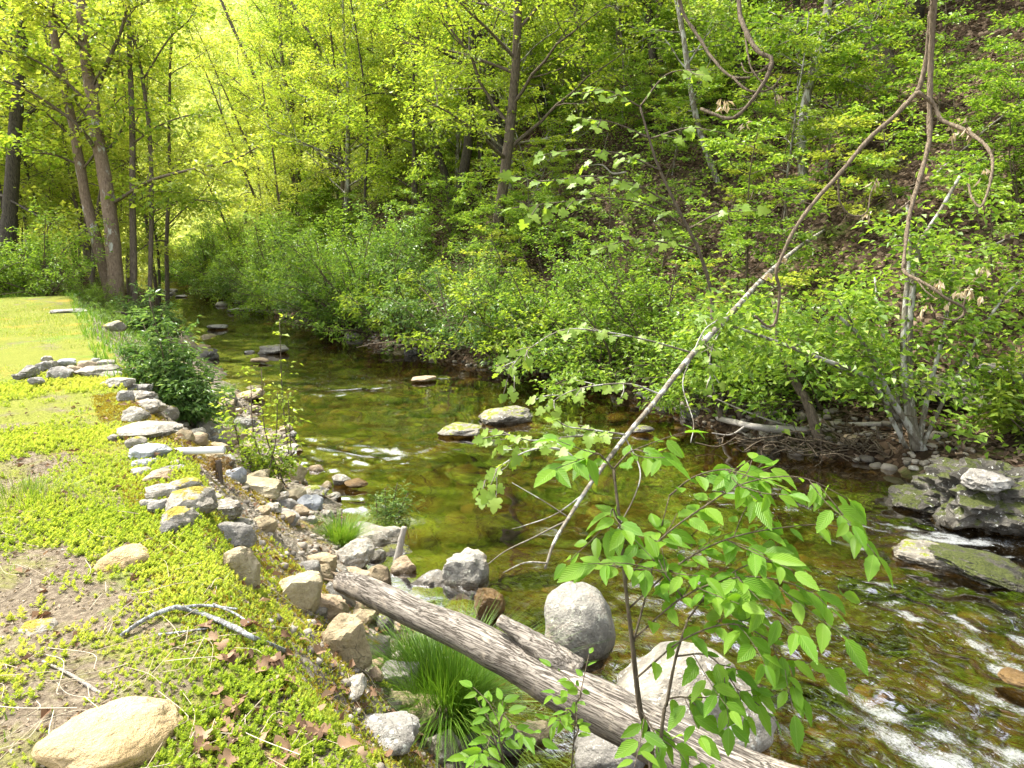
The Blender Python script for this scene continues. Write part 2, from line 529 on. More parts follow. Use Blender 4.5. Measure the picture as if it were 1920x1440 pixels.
def mat_hill():
    t = NT('hillside_leaf_litter')
    v = t.coord('Object')
    cell = t.voro(v, 11, 'F1', 1)
    sp = t.n('ShaderNodeSeparateColor')
    t.l(cell, sp.inputs[0])
    col = t.ramp(sp.outputs[0], [(0, (.025, .017, .010)), (.4, (.065, .043, .027)), (.8, (.13, .09, .057)), (1, (.24, .175, .12))])
    ed = t.voro(v, 11, 'DISTANCE_TO_EDGE')
    col = t.mix(t.ramp(ed, [(0, .85), (.10, 0)]), col, (.012, .008, .005))
    n = t.noise(v, 1.1, 5, .65, .3)
    col = t.mix(t.ramp(n, [(.54, 0), (.66, .75)]), col, t.ramp(t.noise(v, 25, 4, .7), [(.3, (.03, .05, .008)), (.7, (.09, .13, .02))]))
    col = t.mix(t.ramp(t.noise(v, 2.3, 4), [(.5, 0), (.7, .6)]), col, (.03, .02, .012))
    geo = t.n('ShaderNodeNewGeometry')
    far = t.n('ShaderNodeSeparateXYZ')
    t.l(geo.outputs['Position'], far.inputs[0])
    fg = t.ramp(t.math('MULTIPLY', far.outputs[1], .01), [(.30, 0), (.48, .85)])      # the far slope is green underneath too
    col = t.mix(fg, col, t.ramp(t.noise(v, 3, 4, .7), [(.3, (.16, .21, .03)), (.7, (.36, .40, .07))]))
    return t.done(t.bsdf(col, .95, .08, t.bump(ed, .7, .05)))
def mat_water():
    t = NT('stream_water')
    v = t.coord('Object', (1, 1, 1), (0, 0, math.radians(-33.4)))     # turned so that y runs along the flow
    st = t.n('ShaderNodeMapping')
    t.l(v, st.inputs[0])
    st.inputs['Scale'].default_value = (1.0, .45, 1.0)
    n1 = t.noise(st.outputs[0], 11, 4, .6, 1.0)
    n2 = t.noise(st.outputs[0], 24, 4, .6, .9)
    n3 = t.noise(st.outputs[0], 2.6, 3, .5, .8)
    turb_sparkle = t.attr('turb_sparkle')
    amp2 = t.math('ADD', .34, t.math('MULTIPLY', turb_sparkle, 1.0))
    h = t.math('ADD', t.math('ADD', t.math('MULTIPLY', n1, .9), t.math('MULTIPLY', n3, .7)), t.math('MULTIPLY', n2, amp2))
    nrm = t.bump(h, .6, .046)
    fr = t.n('ShaderNodeFresnel')
    fr.inputs[0].default_value = 1.25
    t.l(nrm, fr.inputs[1])
    tr = t.n('ShaderNodeBsdfTransparent')
    tr.inputs[0].default_value = (.66, .53, .27, 1)
    gl = t.n('ShaderNodeBsdfGlossy')
    gl.inputs[1].default_value = .05
    t.l(nrm, gl.inputs[2])
    mx = t.n('ShaderNodeMixShader')
    t.l(t.math('MULTIPLY', fr.outputs[0], .60), mx.inputs[0])
    t.l(tr.outputs[0], mx.inputs[1])
    t.l(gl.outputs[0], mx.inputs[2])
    foam_sheen = t.attr('foam_sheen')
    fv = t.n('ShaderNodeMapping')
    t.l(v, fv.inputs[0])
    fv.inputs['Scale'].default_value = (1.0, .33, 1.0)
    f1 = t.noise(fv.outputs[0], 40, 7, .85, 1.8)
    f2 = t.noise(v, 75, 4, .75, .8)
    f3 = t.noise(fv.outputs[0], 6, 3, .6, 1.0)
    k = t.math('ADD', t.math('ADD', t.math('MULTIPLY', f1, .72), t.math('MULTIPLY', f2, .40)), t.math('MULTIPLY', f3, .06))
    k = t.math('ADD', k, t.math('MULTIPLY', t.math('SUBTRACT', foam_sheen, 1.0), .34))
    m = t.ramp(k, [(.51, 0), (.62, .45), (.80, 1)])
    m = t.math('MULTIPLY', m, t.ramp(foam_sheen, [(.03, 0), (.25, 1)]))
    sp_ = t.ramp(t.noise(fv.outputs[0], 62, 3, .6, .6), [(.665, 0), (.70, 1)])       # loose bubbles and flecks; far upstream, sky sparkle painted white
    m = t.math('MAXIMUM', m, t.math('MULTIPLY', sp_, t.ramp(turb_sparkle, [(.25, 0), (.8, .8)])))
    fb = t.bsdf((.80, .83, .82), .5, .4, t.bump(t.math('ADD', f1, f2), .9, .04))
    m2 = t.n('ShaderNodeMixShader')
    t.l(t.math('MULTIPLY', m, .88), m2.inputs[0])
    t.l(mx.outputs[0], m2.inputs[1])
    t.l(fb, m2.inputs[2])
    return t.done(m2.outputs[0])

M = dict(
    lawn=mat_lawn(), bank=mat_bank(), bed=mat_bed(), hill=mat_hill(), water=mat_water(),
    leaf_spring=leaf_mat('leaf_spring', [(.14, .23, .025), (.22, .32, .035), (.31, .40, .05), (.40, .46, .07)], .5),
    leaf_yellow=leaf_mat('leaf_yellow', [(.21, .28, .035), (.30, .37, .05), (.40, .44, .08), (.50, .52, .14)], .52),
    leaf_mid=leaf_mat('leaf_mid', [(.09, .18, .022), (.155, .27, .03), (.235, .35, .045), (.33, .43, .08)], .45, rough=.40),
    leaf_shrub=leaf_mat('leaf_shrub', [(.065, .14, .022), (.12, .22, .034), (.20, .32, .05), (.33, .44, .12)], .42, rough=.38, spec=.45),
    leaf_privet=leaf_mat('leaf_privet', [(.05, .12, .022), (.09, .18, .036), (.15, .25, .06), (.28, .37, .14)], .36, rough=.36, spec=.45),
    leaf_dark=leaf_mat('leaf_dark', [(.02, .045, .01), (.04, .08, .015), (.07, .12, .02)], .3),
    leaf_lobed=leaf_mat('leaf_lobed', [(.15, .25, .030), (.20, .31, .038), (.27, .37, .06)], .45, veins=False),
    leaf_elm=leaf_mat('leaf_elm', [(.10, .24, .016), (.15, .30, .020), (.21, .36, .030)], .48, rough=.42, veins=True, tcol=(1.5, 1.5, .7)),
    sedum=leaf_mat('sedum', [(.18, .27, .025), (.29, .38, .045), (.41, .47, .075), (.56, .53, .15)], .35, rough=.5),
    grass=leaf_mat('grass', [(.06, .15, .012), (.10, .21, .018), (.16, .28, .03), (.26, .32, .06)], .35, rough=.45),
    lawngrass=leaf_mat('lawngrass', [(.09, .16, .015), (.17, .26, .025), (.27, .34, .04), (.40, .38, .12)], .35, rough=.5),
    leaf_far=leaf_mat('leaf_far', [(.30, .36, .05), (.42, .48, .16), (.54, .58, .26), (.66, .68, .38)], .5),  # overexposed paleness of the far slope is put into these leaf colours
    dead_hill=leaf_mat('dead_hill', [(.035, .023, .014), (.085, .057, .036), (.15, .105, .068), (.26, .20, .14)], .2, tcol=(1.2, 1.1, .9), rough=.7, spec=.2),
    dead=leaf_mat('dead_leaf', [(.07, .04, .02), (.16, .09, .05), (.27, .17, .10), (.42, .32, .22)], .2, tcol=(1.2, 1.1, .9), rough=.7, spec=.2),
    straw=leaf_mat('straw', [(.38, .30, .19), (.50, .42, .30), (.60, .54, .42)], .1, rough=.7),
    husk=leaf_mat('husk', [(.42, .33, .20), (.52, .44, .30), (.62, .55, .42)], .4, tcol=(1.2, 1.1, .8), rough=.6),
    fern=leaf_mat('fern', [(.12, .07, .02), (.22, .13, .04), (.30, .20, .06)], .3, rough=.7),
    bark=bark_mat('bark', (.055, .042, .031), (.22, .175, .13)),
    bark_dark=bark_mat('bark_dark', (.020, .017, .013), (.125, .105, .08), scale=1.3),
    bark_pale=bark_mat('bark_pale', (.10, .085, .062), (.27, .24, .185), pale=(.42, .41, .36), palesc=4, pale_lo=.5),
    bark_plane=bark_mat('bark_plane', (.10, .068, .046), (.29, .215, .155), pale=(.40, .40, .35), palesc=2.6, pale_lo=.60),
    twig=bark_mat('twig', (.06, .045, .03), (.20, .16, .11), scale=2),
    twig_tan=bark_mat('twig_tan', (.095, .07, .045), (.285, .225, .155), scale=2),
    wood_grey=bark_mat('wood_grey', (.28, .25, .21), (.55, .51, .45), furrow=12, scale=2),
    lichen_twig=bark_mat('lichen_twig', (.12, .11, .10), (.33, .33, .32), pale=(.50, .54, .54), palesc=26, pale_lo=.5, scale=3),
    rock_grey=rock_mat('rock_grey', (.10, .093, .08), (.225, .21, .185), (.37, .35, .31), lichen=.5),
    rock_pale=rock_mat('rock_pale', (.155, .135, .105), (.285, .258, .208), (.42, .385, .315), lichen=.7),
    rock_tan=rock_mat('rock_tan', (.23, .165, .10), (.38, .29, .185), (.50, .41, .28), bands=True),
    rock_lawn=rock_mat('rock_lawn', (.36, .25, .115), (.44, .325, .175), (.51, .405, .25), bands=True),
    rock_ochre=rock_mat('rock_ochre', (.18, .135, .08), (.36, .29, .175), (.50, .44, .30)),
    rock_blue=rock_mat('rock_blue', (.15, .155, .165), (.30, .31, .325), (.44, .45, .46), lichen=.4),
    rock_moss=rock_mat('rock_moss', (.10, .09, .07), (.22, .20, .16), (.36, .33, .28), lichen=.5, moss=.5),
    rock_ochremoss=rock_mat('rock_ochremoss', (.16, .14, .11), (.30, .27, .22), (.42, .39, .33), lichen=.2, moss=.7, mosscol=((.17, .13, .012), (.38, .31, .04))),
    rock_boulder=rock_mat('rock_boulder', (.13, .12, .10), (.27, .255, .22), (.40, .33, .25), lichen=.65, moss=.1, lichcol=(.50, .50, .40)),
    rock_dark=rock_mat('rock_dark', (.045, .042, .036), (.12, .11, .095), (.22, .20, .17), moss=.55, lichen=.3),
    rock_wet=rock_mat('rock_wet', (.10, .06, .02), (.20, .12, .04), (.28, .19, .08), wet=.8),
    rock_outcrop=rock_mat('rock_outcrop', (.028, .026, .020), (.075, .068, .054), (.19, .175, .15), lichen=.25, moss=.85, mosscol=((.020, .026, .006), (.085, .10, .016))),
)

# ------------------------------------------------------------------ ground: one sheet, split where lawn, bank, bed and hill meet
def axis(stops):
    out = []
    for a, b, st in stops: out.append(np.arange(a, b, st))
    return np.concatenate(out)
gs = axis([(-14, 0, .5), (0, 6, .05), (6, 12, .085), (12, 24, .17), (24, 45, .4), (45, 131, 2)])
gn = axis([(-70, -16, 3), (-16, -6, .5), (-6, -3, .14), (-3, 3.2, .05), (3.2, 10.5, .09), (10.5, 26, .28), (26, 96, 2.5)])
S, N_ = np.meshgrid(gs, gn, indexing='ij')
X, Y = xy(S, N_)
Z = H(X, Y)
fl = (N_ > nW(S)) & (N_ < nL(S)) & (S > -1) & (S < 14)
Z = Z + np.where(fl, .018 * fb2(X, Y, 14, 3, 31), 0)
GV = np.stack([X.ravel(), Y.ravel(), Z.ravel()], 1)
ni, nj = S.shape
I, J = np.meshgrid(np.arange(ni - 1), np.arange(nj - 1), indexing='ij')
GF = np.stack([I * nj + J, I * nj + J + 1, (I + 1) * nj + J + 1, (I + 1) * nj + J], -1).reshape(-1, 4)[:, ::-1]
cs = (S[:-1, :-1] + S[1:, 1:]).ravel() / 2
cn = (N_[:-1, :-1] + N_[1:, 1:]).ravel() / 2
zone = np.where(cn < nW(cs), 0, np.where(cn < nL(cs) + .05, 1, np.where(cn < nR(cs) - .05, 2, 3)))
zone = np.where((cs > 21.5) & (cn < nL(cs)), 3, zone)
zone = np.where((cn < -12) | (cs > 50), 3, zone)
for k, nm, mt, lb in ((0, 'lawn', 'lawn', 'mossy lawn with bare dirt patches on the left bank'), (1, 'bank', 'bank', 'rubble slope dropping from the lawn to the stream'),
                      (2, 'stream_bed', 'bed', 'olive brown gravel bed under the clear stream'), (3, 'hillside', 'hill', 'steep wooded hillside covered in dead leaves')):
    sel = GF[zone == k]
    u_, inv = np.unique(sel, return_inverse=True)
    tag(link(nm, MB().add(GV[u_], inv.reshape(-1, 4)).mesh(nm, M[mt])), lb, kind='structure')

# ------------------------------------------------------------------ water
ws = axis([(-8, .6, .15), (.6, 5.5, .028), (5.5, 11, .05), (11, 20, .10), (20, 40, .25), (40, 70, 1.5)])
wf = np.linspace(0, 1, 210)
S, Fw = np.meshgrid(ws, wf, indexing='ij')
N_ = (nL(S) - .45) + Fw * (nR(S) - nL(S) + .9)
X, Y = xy(S, N_)
foam_sheen = np.zeros_like(X)
turb_sparkle = np.zeros_like(X)
FR = np.random.default_rng(4)
def foam_sheen_line(pts, width, amt, tb=1.0, sub=True):           # white water and painted far sheen along a line through points of the photograph, laid on the water plane
    global foam_sheen, turb_sparkle
    P = smooth([list(on(a, b, WZ)[:2]) for a, b in pts], 5)
    d = np.full(X.shape, 1e9)
    for a, b in zip(P[:-1], P[1:]):
        ab = b - a
        t_ = np.clip(((X - a[0]) * ab[0] + (Y - a[1]) * ab[1]) / max(ab @ ab, 1e-9), 0, 1)
        d = np.minimum(d, np.hypot(X - a[0] - t_ * ab[0], Y - a[1] - t_ * ab[1]))
    g = np.exp(-(d / width) ** 2)
    if pts[0][1] < 880: amt *= 1.3
    foam_sheen = np.maximum(foam_sheen, amt * g * .62)
    if sub:                                       # the white water breaks up into short streaks beside each other
        for k in range(7):
            u0 = FR.uniform(0, .75)
            i0, i1 = int(u0 * (len(P) - 1)), int(min(1, u0 + FR.uniform(.15, .4)) * (len(P) - 1)) + 1
            off = FR.normal(size=2) * width * .9
            d2 = np.full(X.shape, 1e9)
            for a, b in zip(P[i0:i1], P[i0 + 1:i1 + 1]):
                a, b = a + off, b + off + FR.normal(size=2) * .02
                ab = b - a
                t_ = np.clip(((X - a[0]) * ab[0] + (Y - a[1]) * ab[1]) / max(ab @ ab, 1e-9), 0, 1)
                d2 = np.minimum(d2, np.hypot(X - a[0] - t_ * ab[0], Y - a[1] - t_ * ab[1]))
            foam_sheen = np.maximum(foam_sheen, min(amt * 1.15, 1.05) * np.exp(-(d2 / (width * FR.uniform(.18, .42))) ** 2))
    turb_sparkle = np.maximum(turb_sparkle, tb * np.exp(-(d / (width * 1.8)) ** 2))
foam_sheen_line([(560, 737), (620, 735), (690, 730)], .24, .72)
foam_sheen_line([(700, 725), (730, 716), (760, 712)], .10, .5)
foam_sheen_line([(590, 722), (640, 715), (680, 718)], .40, .40)
foam_sheen_line([(600, 830), (680, 845), (760, 850), (795, 840)], .24, .72)
foam_sheen_line([(700, 858), (750, 856), (790, 846)], .10, 1.0)
foam_sheen_line([(560, 850), (620, 868), (700, 862)], .32, .50)
foam_sheen_line([(1010, 800), (1050, 810), (1100, 815)], .16, .55)
foam_sheen_line([(815, 707), (845, 708)], .12, .6)
foam_sheen_line([(1330, 925), (1420, 930), (1530, 962), (1620, 985)], .22, .80)
foam_sheen_line([(1600, 975), (1700, 995), (1800, 1010), (1930, 1022)], .20, 1.0)
foam_sheen_line([(1690, 1120), (1760, 1150), (1840, 1165), (1960, 1190)], .26, .80)
foam_sheen_line([(1770, 1165), (1830, 1210), (1890, 1245)], .16, .95)
foam_sheen_line([(1580, 1090), (1680, 1130), (1760, 1200)], .20, .45)
foam_sheen_line([(1600, 1290), (1680, 1330), (1780, 1380), (1930, 1450)], .24, .95)
foam_sheen_line([(1760, 1400), (1860, 1440), (1960, 1490)], .24, 1.0)
foam_sheen_line([(1500, 1180), (1600, 1230), (1700, 1300), (1900, 1370)], .20, .50)
foam_sheen_line([(1300, 1110), (1400, 1140), (1520, 1180)], .28, .45)
foam_sheen_line([(1310, 1060), (1330, 1150), (1400, 1200)], .16, .5)
foam_sheen_line([(1170, 1245), (1190, 1262)], .10, .5)
foam_sheen_line([(640, 935), (700, 945)], .15, .4)
foam_sheen_line([(380, 720), (450, 712), (520, 722)], .25, .4)
foam_sheen_line([(480, 590), (540, 600), (600, 612)], .5, .38)  # silvery sky sheen on the far water, painted as foam
foam_sheen_line([(360, 600), (420, 592), (500, 600)], .5, .42)  # sky sheen again, painted in white near the far bend
foam_sheen = foam_sheen * np.clip(.95 + .35 * fb2(X, Y, 5.2, 3, 49), .3, 1.25)
turb_sparkle = np.clip(turb_sparkle + .25 * np.exp(-((S - 2) / 3.0) ** 2) + .45 * np.clip((S - 12) / 4, 0, 1), 0, 1)  # last term also brings out white specks painted as far sparkle
rip = .012 * fb2(X * .8 + Y * .4, Y, 1.7, 2, 40) + turb_sparkle * (.022 * fb2(X, Y, 3.6, 3, 41) + .014 * fb2(X, Y, 9, 2, 44)) * np.clip(1.3 - S * .07, .3, 1)
step = np.zeros_like(X)
Z = WZ + rip
wi, wj = S.shape
I, J = np.meshgrid(np.arange(wi - 1), np.arange(wj - 1), indexing='ij')
WF = np.stack([I * wj + J, I * wj + J + 1, (I + 1) * wj + J + 1, (I + 1) * wj + J], -1).reshape(-1, 4)[:, ::-1]
mb = MB().add(np.stack([X.ravel(), Y.ravel(), Z.ravel()], 1), WF)
tag(link('stream_water', mb.mesh('stream_water', M['water'], True, {'foam_sheen': foam_sheen.ravel(), 'turb_sparkle': turb_sparkle.ravel()})), 'clear olive stream with small white rapids', kind='structure')

# ------------------------------------------------------------------ rocks
def ico(sub):
    import bmesh
    bm = bmesh.new()
    bmesh.ops.create_icosphere(bm, subdivisions=sub, radius=1)
    bm.verts.ensure_lookup_table()
    v = np.array([x.co[:] for x in bm.verts])
    f = np.array([[q.index for q in p.verts] for p in bm.faces])
    bm.free()
    return unit(v), f
ICO = {k: ico(k) for k in (2, 3, 4, 5)}
def rock_shape(seed, sub=4, facets=9, rough=.05, sharp=14, blocky=True):
    D, Fc = ICO[sub]
    rng = np.random.default_rng(seed)
    if blocky:
        nn = np.vstack([np.eye(3), -np.eye(3)]) + rng.normal(size=(6, 3)) * .30
        nn = unit(np.vstack([nn, rng.normal(size=(facets, 3))]))
        dd = np.concatenate([rng.uniform(.62, .90, 6), rng.uniform(.66, 1.0, facets)])
        sharp *= 2
    else:
        nn = unit(rng.normal(size=(facets, 3)))
        dd = rng.uniform(.68, 1.0, facets)
    c = np.maximum(D @ nn.T, 1e-3) / dd
    r = 1 / ((c ** sharp).sum(1) + 1.0) ** (1 / sharp)
    r = r * (1 + .12 * fbm(D * 1.7 + seed, 3, seed) + rough * fbm(D * 6 + seed, 3, seed + 5) + min(rough, .05) * .35 * fbm(D * 15 + seed, 2, seed + 8))
    V = D * r[:, None]
    V -= (V.max(0) + V.min(0)) / 2
    return V / ((V.max(0) - V.min(0)) / 2), Fc
def rock(px, py, w, h, z, mat, label=None, group=None, seed=0, name='rock', cat='rock', parent=None, rz=None, tilt=0.0, facets=9, rough=.05, sub=None, sharp=14, deep=.85, hscale=1.0, loc=None, lift=0.0):
    """a stone whose outline covers w x h pixels round (px, py); z is the height of its middle"""
    p = on(px, py, z) if loc is None else np.asarray(loc, float)
    t = depth(p)
    a = w * t / F / 2
    b = a * deep
    e = math.atan2(CAMZ - p[2], math.hypot(p[0], p[1]))
    hh = h * t / F / 2
    b = min(b, max(hh * .8 / max(math.sin(e), .12), a * .35))
    c = math.sqrt(max(hh ** 2 - (b * math.sin(e)) ** 2, (.55 * hh) ** 2)) / math.cos(e) * hscale
    sub = sub or (5 if w > 140 else 4 if w > 45 else 3)
    V, Fc = rock_shape(seed, sub, facets, rough, sharp, rough > .03)
    me = MB().add(V * np.array([a, b, c]), Fc).mesh(name, M[mat])
    if rough > .03: me.set_sharp_from_angle(angle=.55)
    o = link(name, me, parent)
    o.location = p + np.array([0, 0, lift * c])
    az = math.atan2(-p[0], p[1])
    o.rotation_euler = (0, tilt, az if rz is None else az + rz)
    if parent is None: tag(o, label, cat, group)
    return o

M['rock_sunk'] = rock_mat('rock_sunk', (.075, .06, .03), (.15, .12, .06), (.24, .20, .11), wet=.25)
# stones lying on the lawn
rock(212, 1392, 252, 138, .0, 'rock_lawn', 'largest smooth tan stone lying in the sedum at the bottom edge of the lawn', seed=3, facets=7, rough=.012, tilt=.06, sharp=8)
rock(228, 1054, 100, 58, .0, 'rock_lawn', 'flat tan stone lying among sedum near the top of the dirt patch', seed=7, facets=7, rough=.015, sharp=8)
rock(72, 1180, 64, 34, -.01, 'rock_ochremoss', 'small ochre moss covered stone half sunk in bare dirt', seed=9)
rock(18, 546, 34, 12, .06, 'rock_grey', 'grey stone at the far left end of the lawn under the bushes', seed=10)

# ring of stones on the lawn: a fire pit, each stone a part
pit = thing('fire_pit', 'low ring of grey and tan fieldstones on the lawn left of the wall', 'fire pit', on(120, 695, 0))
def kid(parent, *a, **k):
    o = rock(*a, parent=parent, **k)
    o.location = Vector(o.location) - parent.location
    return o
for i, (a, b, c, d, m) in enumerate([(55, 697, 38, 24, 'rock_grey'), (80, 688, 32, 22, 'rock_grey'), (100, 684, 20, 17, 'rock_pale'), (124, 680, 34, 15, 'rock_blue'), (112, 702, 48, 28, 'rock_grey'),
                                  (140, 694, 26, 20, 'rock_tan'), (163, 687, 36, 22, 'rock_tan'), (68, 714, 28, 15, 'rock_grey'), (180, 677, 18, 13, 'rock_grey'), (198, 682, 34, 15, 'rock_pale'), (36, 706, 24, 14, 'rock_grey'), (88, 672, 22, 10, 'rock_pale')]):
    kid(pit, a, b, c, d, .05, m, seed=20 + i, name='stone', sub=3)
rock(186, 697, 80, 26, .02, 'rock_pale', 'pale flat slab between the fire pit ring and the willowy bush', seed=33, facets=6)
rock(128, 583, 62, 9, .03, 'rock_grey', 'flat grey rock patch flush with the far mossy lawn', seed=34)
rock(215, 612, 40, 22, -.06, 'rock_ochremoss', 'ochre moss covered lump at the far lawn edge beside the bush', seed=35)

# dry wall along the lawn edge: stones are its parts
wall = thing('stone_wall', 'low mortared fieldstone wall edging the lawn above the stream', 'stone wall', on(300, 900, -.05))
WS = [(222, 722, 52, 20, 'rock_pale'), (250, 733, 60, 20, 'rock_grey'), (236, 750, 28, 24, 'rock_grey'), (264, 749, 54, 24, 'rock_pale'), (272, 768, 66, 26, 'rock_pale'), (256, 785, 44, 30, 'rock_pale'),
      (283, 812, 98, 30, 'rock_pale'), (215, 826, 20, 15, 'rock_pale'), (256, 836, 34, 24, 'rock_ochremoss'), (283, 853, 66, 30, 'rock_blue'), (272, 869, 44, 16, 'rock_blue'), (347, 824, 32, 26, 'rock_ochre'),
      (267, 887, 34, 16, 'rock_pale'), (299, 898, 52, 26, 'rock_tan'), (324, 883, 42, 16, 'rock_grey'), (330, 871, 20, 12, 'rock_pale'), (307, 927, 56, 28, 'rock_pale'), (278, 953, 24, 24, 'rock_pale'),
      (301, 957, 38, 28, 'rock_grey'), (383, 934, 54, 16, 'rock_pale'), (340, 985, 64, 44, 'rock_ochremoss'), (360, 950, 80, 46, 'rock_ochremoss'), (345, 915, 60, 30, 'rock_ochremoss'), (316, 780, 34, 30, 'rock_ochremoss'), (420, 966, 66, 36, 'rock_pale'),
      (432, 1015, 82, 50, 'rock_grey'), (455, 1090, 60, 84, 'rock_ochre'), (316, 1000, 34, 30, 'rock_grey'), (208, 706, 34, 14, 'rock_pale'), (440, 985, 62, 18, 'rock_pale'),
      (560, 1128, 82, 70, 'rock_ochre'), (615, 1160, 70, 66, 'rock_tan'), (648, 1236, 84, 96, 'rock_ochre'), (745, 1282, 84, 62, 'rock_grey'), (785, 1350, 116, 66, 'rock_tan'), (720, 1390, 120, 70, 'rock_grey'), (600, 1085, 44, 36, 'rock_ochre'), (700, 1230, 60, 50, 'rock_ochremoss'), (830, 1420, 60, 60, 'rock_pale')]
for i, (a, b, c, d, m) in enumerate(WS):
    g = ground(a, b)
    kid(wall, a, b, c * 1.15, d * 1.15, g[2] + .0, m, seed=50 + i, name='stone', facets=14, rough=.055, sharp=30, deep=.8, loc=g, sub=4 if c > 40 else 3, lift=.35)

# rubble spilling down the bank
RB = [(442, 902, 36, 32, 'rock_blue', 'blue grey block at the upper end of the long tan rubble stone'),
      (482, 922, 84, 38, 'rock_ochre', 'long tan stone lying tilted in the bank rubble below the pipe'),
      (482, 900, 44, 24, 'rock_ochre', 'ochre stone tucked behind the long tan rubble stone'), (512, 915, 34, 20, 'rock_tan', 'small tan stone at the lower end of the long tan stone'), (550, 896, 46, 38, 'rock_ochre', 'yellow knobbly rock in the rubble under the thin saplings'),
      (532, 852, 54, 20, 'rock_pale', 'pale flat slab at the water side behind the thin saplings'), (597, 902, 30, 24, 'rock_tan', 'tan stone at the outer tip of the rubble beside the water'), (578, 893, 32, 16, 'rock_dark', 'dark stone just behind the tan tip stone of the rubble'),
      (592, 928, 44, 26, 'rock_moss', 'moss topped grey rock where the bank rubble meets the water'), (580, 951, 44, 28, 'rock_blue', 'angular blue grey rock just above the green grass tuft'),
      (556, 940, 36, 32, 'rock_ochre', 'ochre stone just uphill of the angular blue grey rock'), (538, 953, 34, 24, 'rock_grey', 'grey stone two places uphill of the angular blue grey rock'), (563, 964, 28, 22, 'rock_tan', 'tan stone just below the angular blue grey rock'), (527, 938, 30, 18, 'rock_pale', 'pale chip of stone under the lower end of the long tan stone'), (613, 966, 24, 14, 'rock_pale', 'small pale stone directly above the bright grass tuft at the water'),
      (707, 1020, 88, 46, 'rock_pale', 'broad pale rock behind the grass tuft beside the driftwood stake'), (660, 1054, 78, 54, 'rock_pale', 'pale angular rock in front of the grass tuft above the log end'),
      (602, 1070, 52, 42, 'rock_ochre', 'tan round rock on the bank left of the log end'), (703, 1060, 40, 32, 'rock_pale', 'pale stone between the pale angular rock and the driftwood stake'), (706, 1092, 46, 40, 'rock_ochre', 'ochre stone under the driftwood stake, above the log end'), (757, 1094, 42, 44, 'rock_tan', 'tan rock at the foot of the driftwood stake'),
      (810, 1118, 68, 40, 'rock_grey', 'grey rounded rock at the waterline just above the log'), (875, 1134, 78, 74, 'rock_boulder', 'lichen speckled grey angular rock touching the log'),
      (640, 1130, 50, 60, 'rock_grey', 'grey stone under the broken end of the log'), (690, 1160, 40, 54, 'rock_ochre', 'ochre stone beneath the log close to its broken end'), (735, 1140, 44, 34, 'rock_grey', 'grey stone behind the log, between the stake and the grey rounded rock'), (722, 1185, 30, 40, 'rock_dark', 'dark narrow stone in the gap under the log'), (800, 1205, 50, 40, 'rock_pale', 'pale stone in the shade under the log above the largest grass tuft'), (762, 1172, 40, 32, 'rock_ochre', 'ochre stone under the log at the top of the largest grass tuft'),
      (670, 1095, 50, 34, 'rock_tan', 'tan stone touching the broken end of the log'), (742, 1050, 60, 30, 'rock_dark', 'dark stone right behind the driftwood stake'),
      (912, 1396, 124, 90, 'rock_dark', 'grey brown rock at the bottom edge below the large grass tuft'), (1008, 1412, 54, 52, 'rock_ochre', 'small tan rock at the bottom edge beside the dark rock'),
      (420, 752, 42, 24, 'rock_moss', 'grey green rock beside the bush at the water edge'), (415, 776, 44, 34, 'rock_ochre', 'ochre stone below the grey green rock beside the bush'), (464, 747, 56, 20, 'rock_tan', 'smooth tan rock jutting into the stream beyond the saplings'), (395, 815, 44, 36, 'rock_pale', 'pale stone at the lower right foot of the willowy bush'), (372, 832, 32, 28, 'rock_tan', 'tan stone between the bush foot and the white pipe'), (428, 830, 60, 34, 'rock_tan', 'tan stone just past the open end of the white pipe'), (460, 800, 40, 22, 'rock_grey', 'grey stone at the water edge below the smooth tan rock'), (455, 850, 44, 24, 'rock_ochre', 'ochre stone right of the white pipe among the weeds'), (418, 870, 40, 24, 'rock_grey', 'grey stone right behind the cut stump'), (395, 860, 40, 22, 'rock_ochre', 'ochre stone directly under the white pipe'), (475, 870, 40, 20, 'rock_tan', 'tan stone at the foot of the leaning bare sapling'), (510, 880, 36, 20, 'rock_ochre', 'ochre stone at the foot of the tallest thin sapling')]
for i, (a, b, c, d, m, lb) in enumerate(RB):
    g = ground(a, b)
    g[2] = max(g[2], WZ - .05)
    rock(a, b, c * 1.18, d * 1.18, 0, m, lb or 'loose fieldstone wedged among the rubble on the left bank', None if lb else 'rubble stones on the left bank', seed=120 + i, facets=14, rough=.05, sharp=32, loc=g, tilt=.25 * math.sin(i * 2.3), lift=.35)

r7 = np.random.default_rng(707)
for i in range(85):
    s_ = r7.uniform(2.2, 14)
    f_ = r7.uniform(.30, 1.04)
    n_ = nW(s_) + (nL(s_) - nW(s_)) * f_
    x_, y_ = xy(s_, n_)
    p = np.array([x_, y_, max(Hs(x_, y_), WZ)])
    wpx = r7.uniform(.09, .24) / depth(p) * F
    rock(0, 0, wpx, wpx * r7.uniform(.5, .8), 0, ['rock_ochre', 'rock_grey', 'rock_tan', 'rock_ochre', 'rock_pale'][i % 5], 'loose fieldstone wedged among the rubble on the left bank', 'rubble stones on the left bank', seed=720 + i, facets=14, rough=.05, sharp=32, sub=3, loc=p, tilt=r7.normal() * .3, rz=r7.normal() * .5, lift=.2)
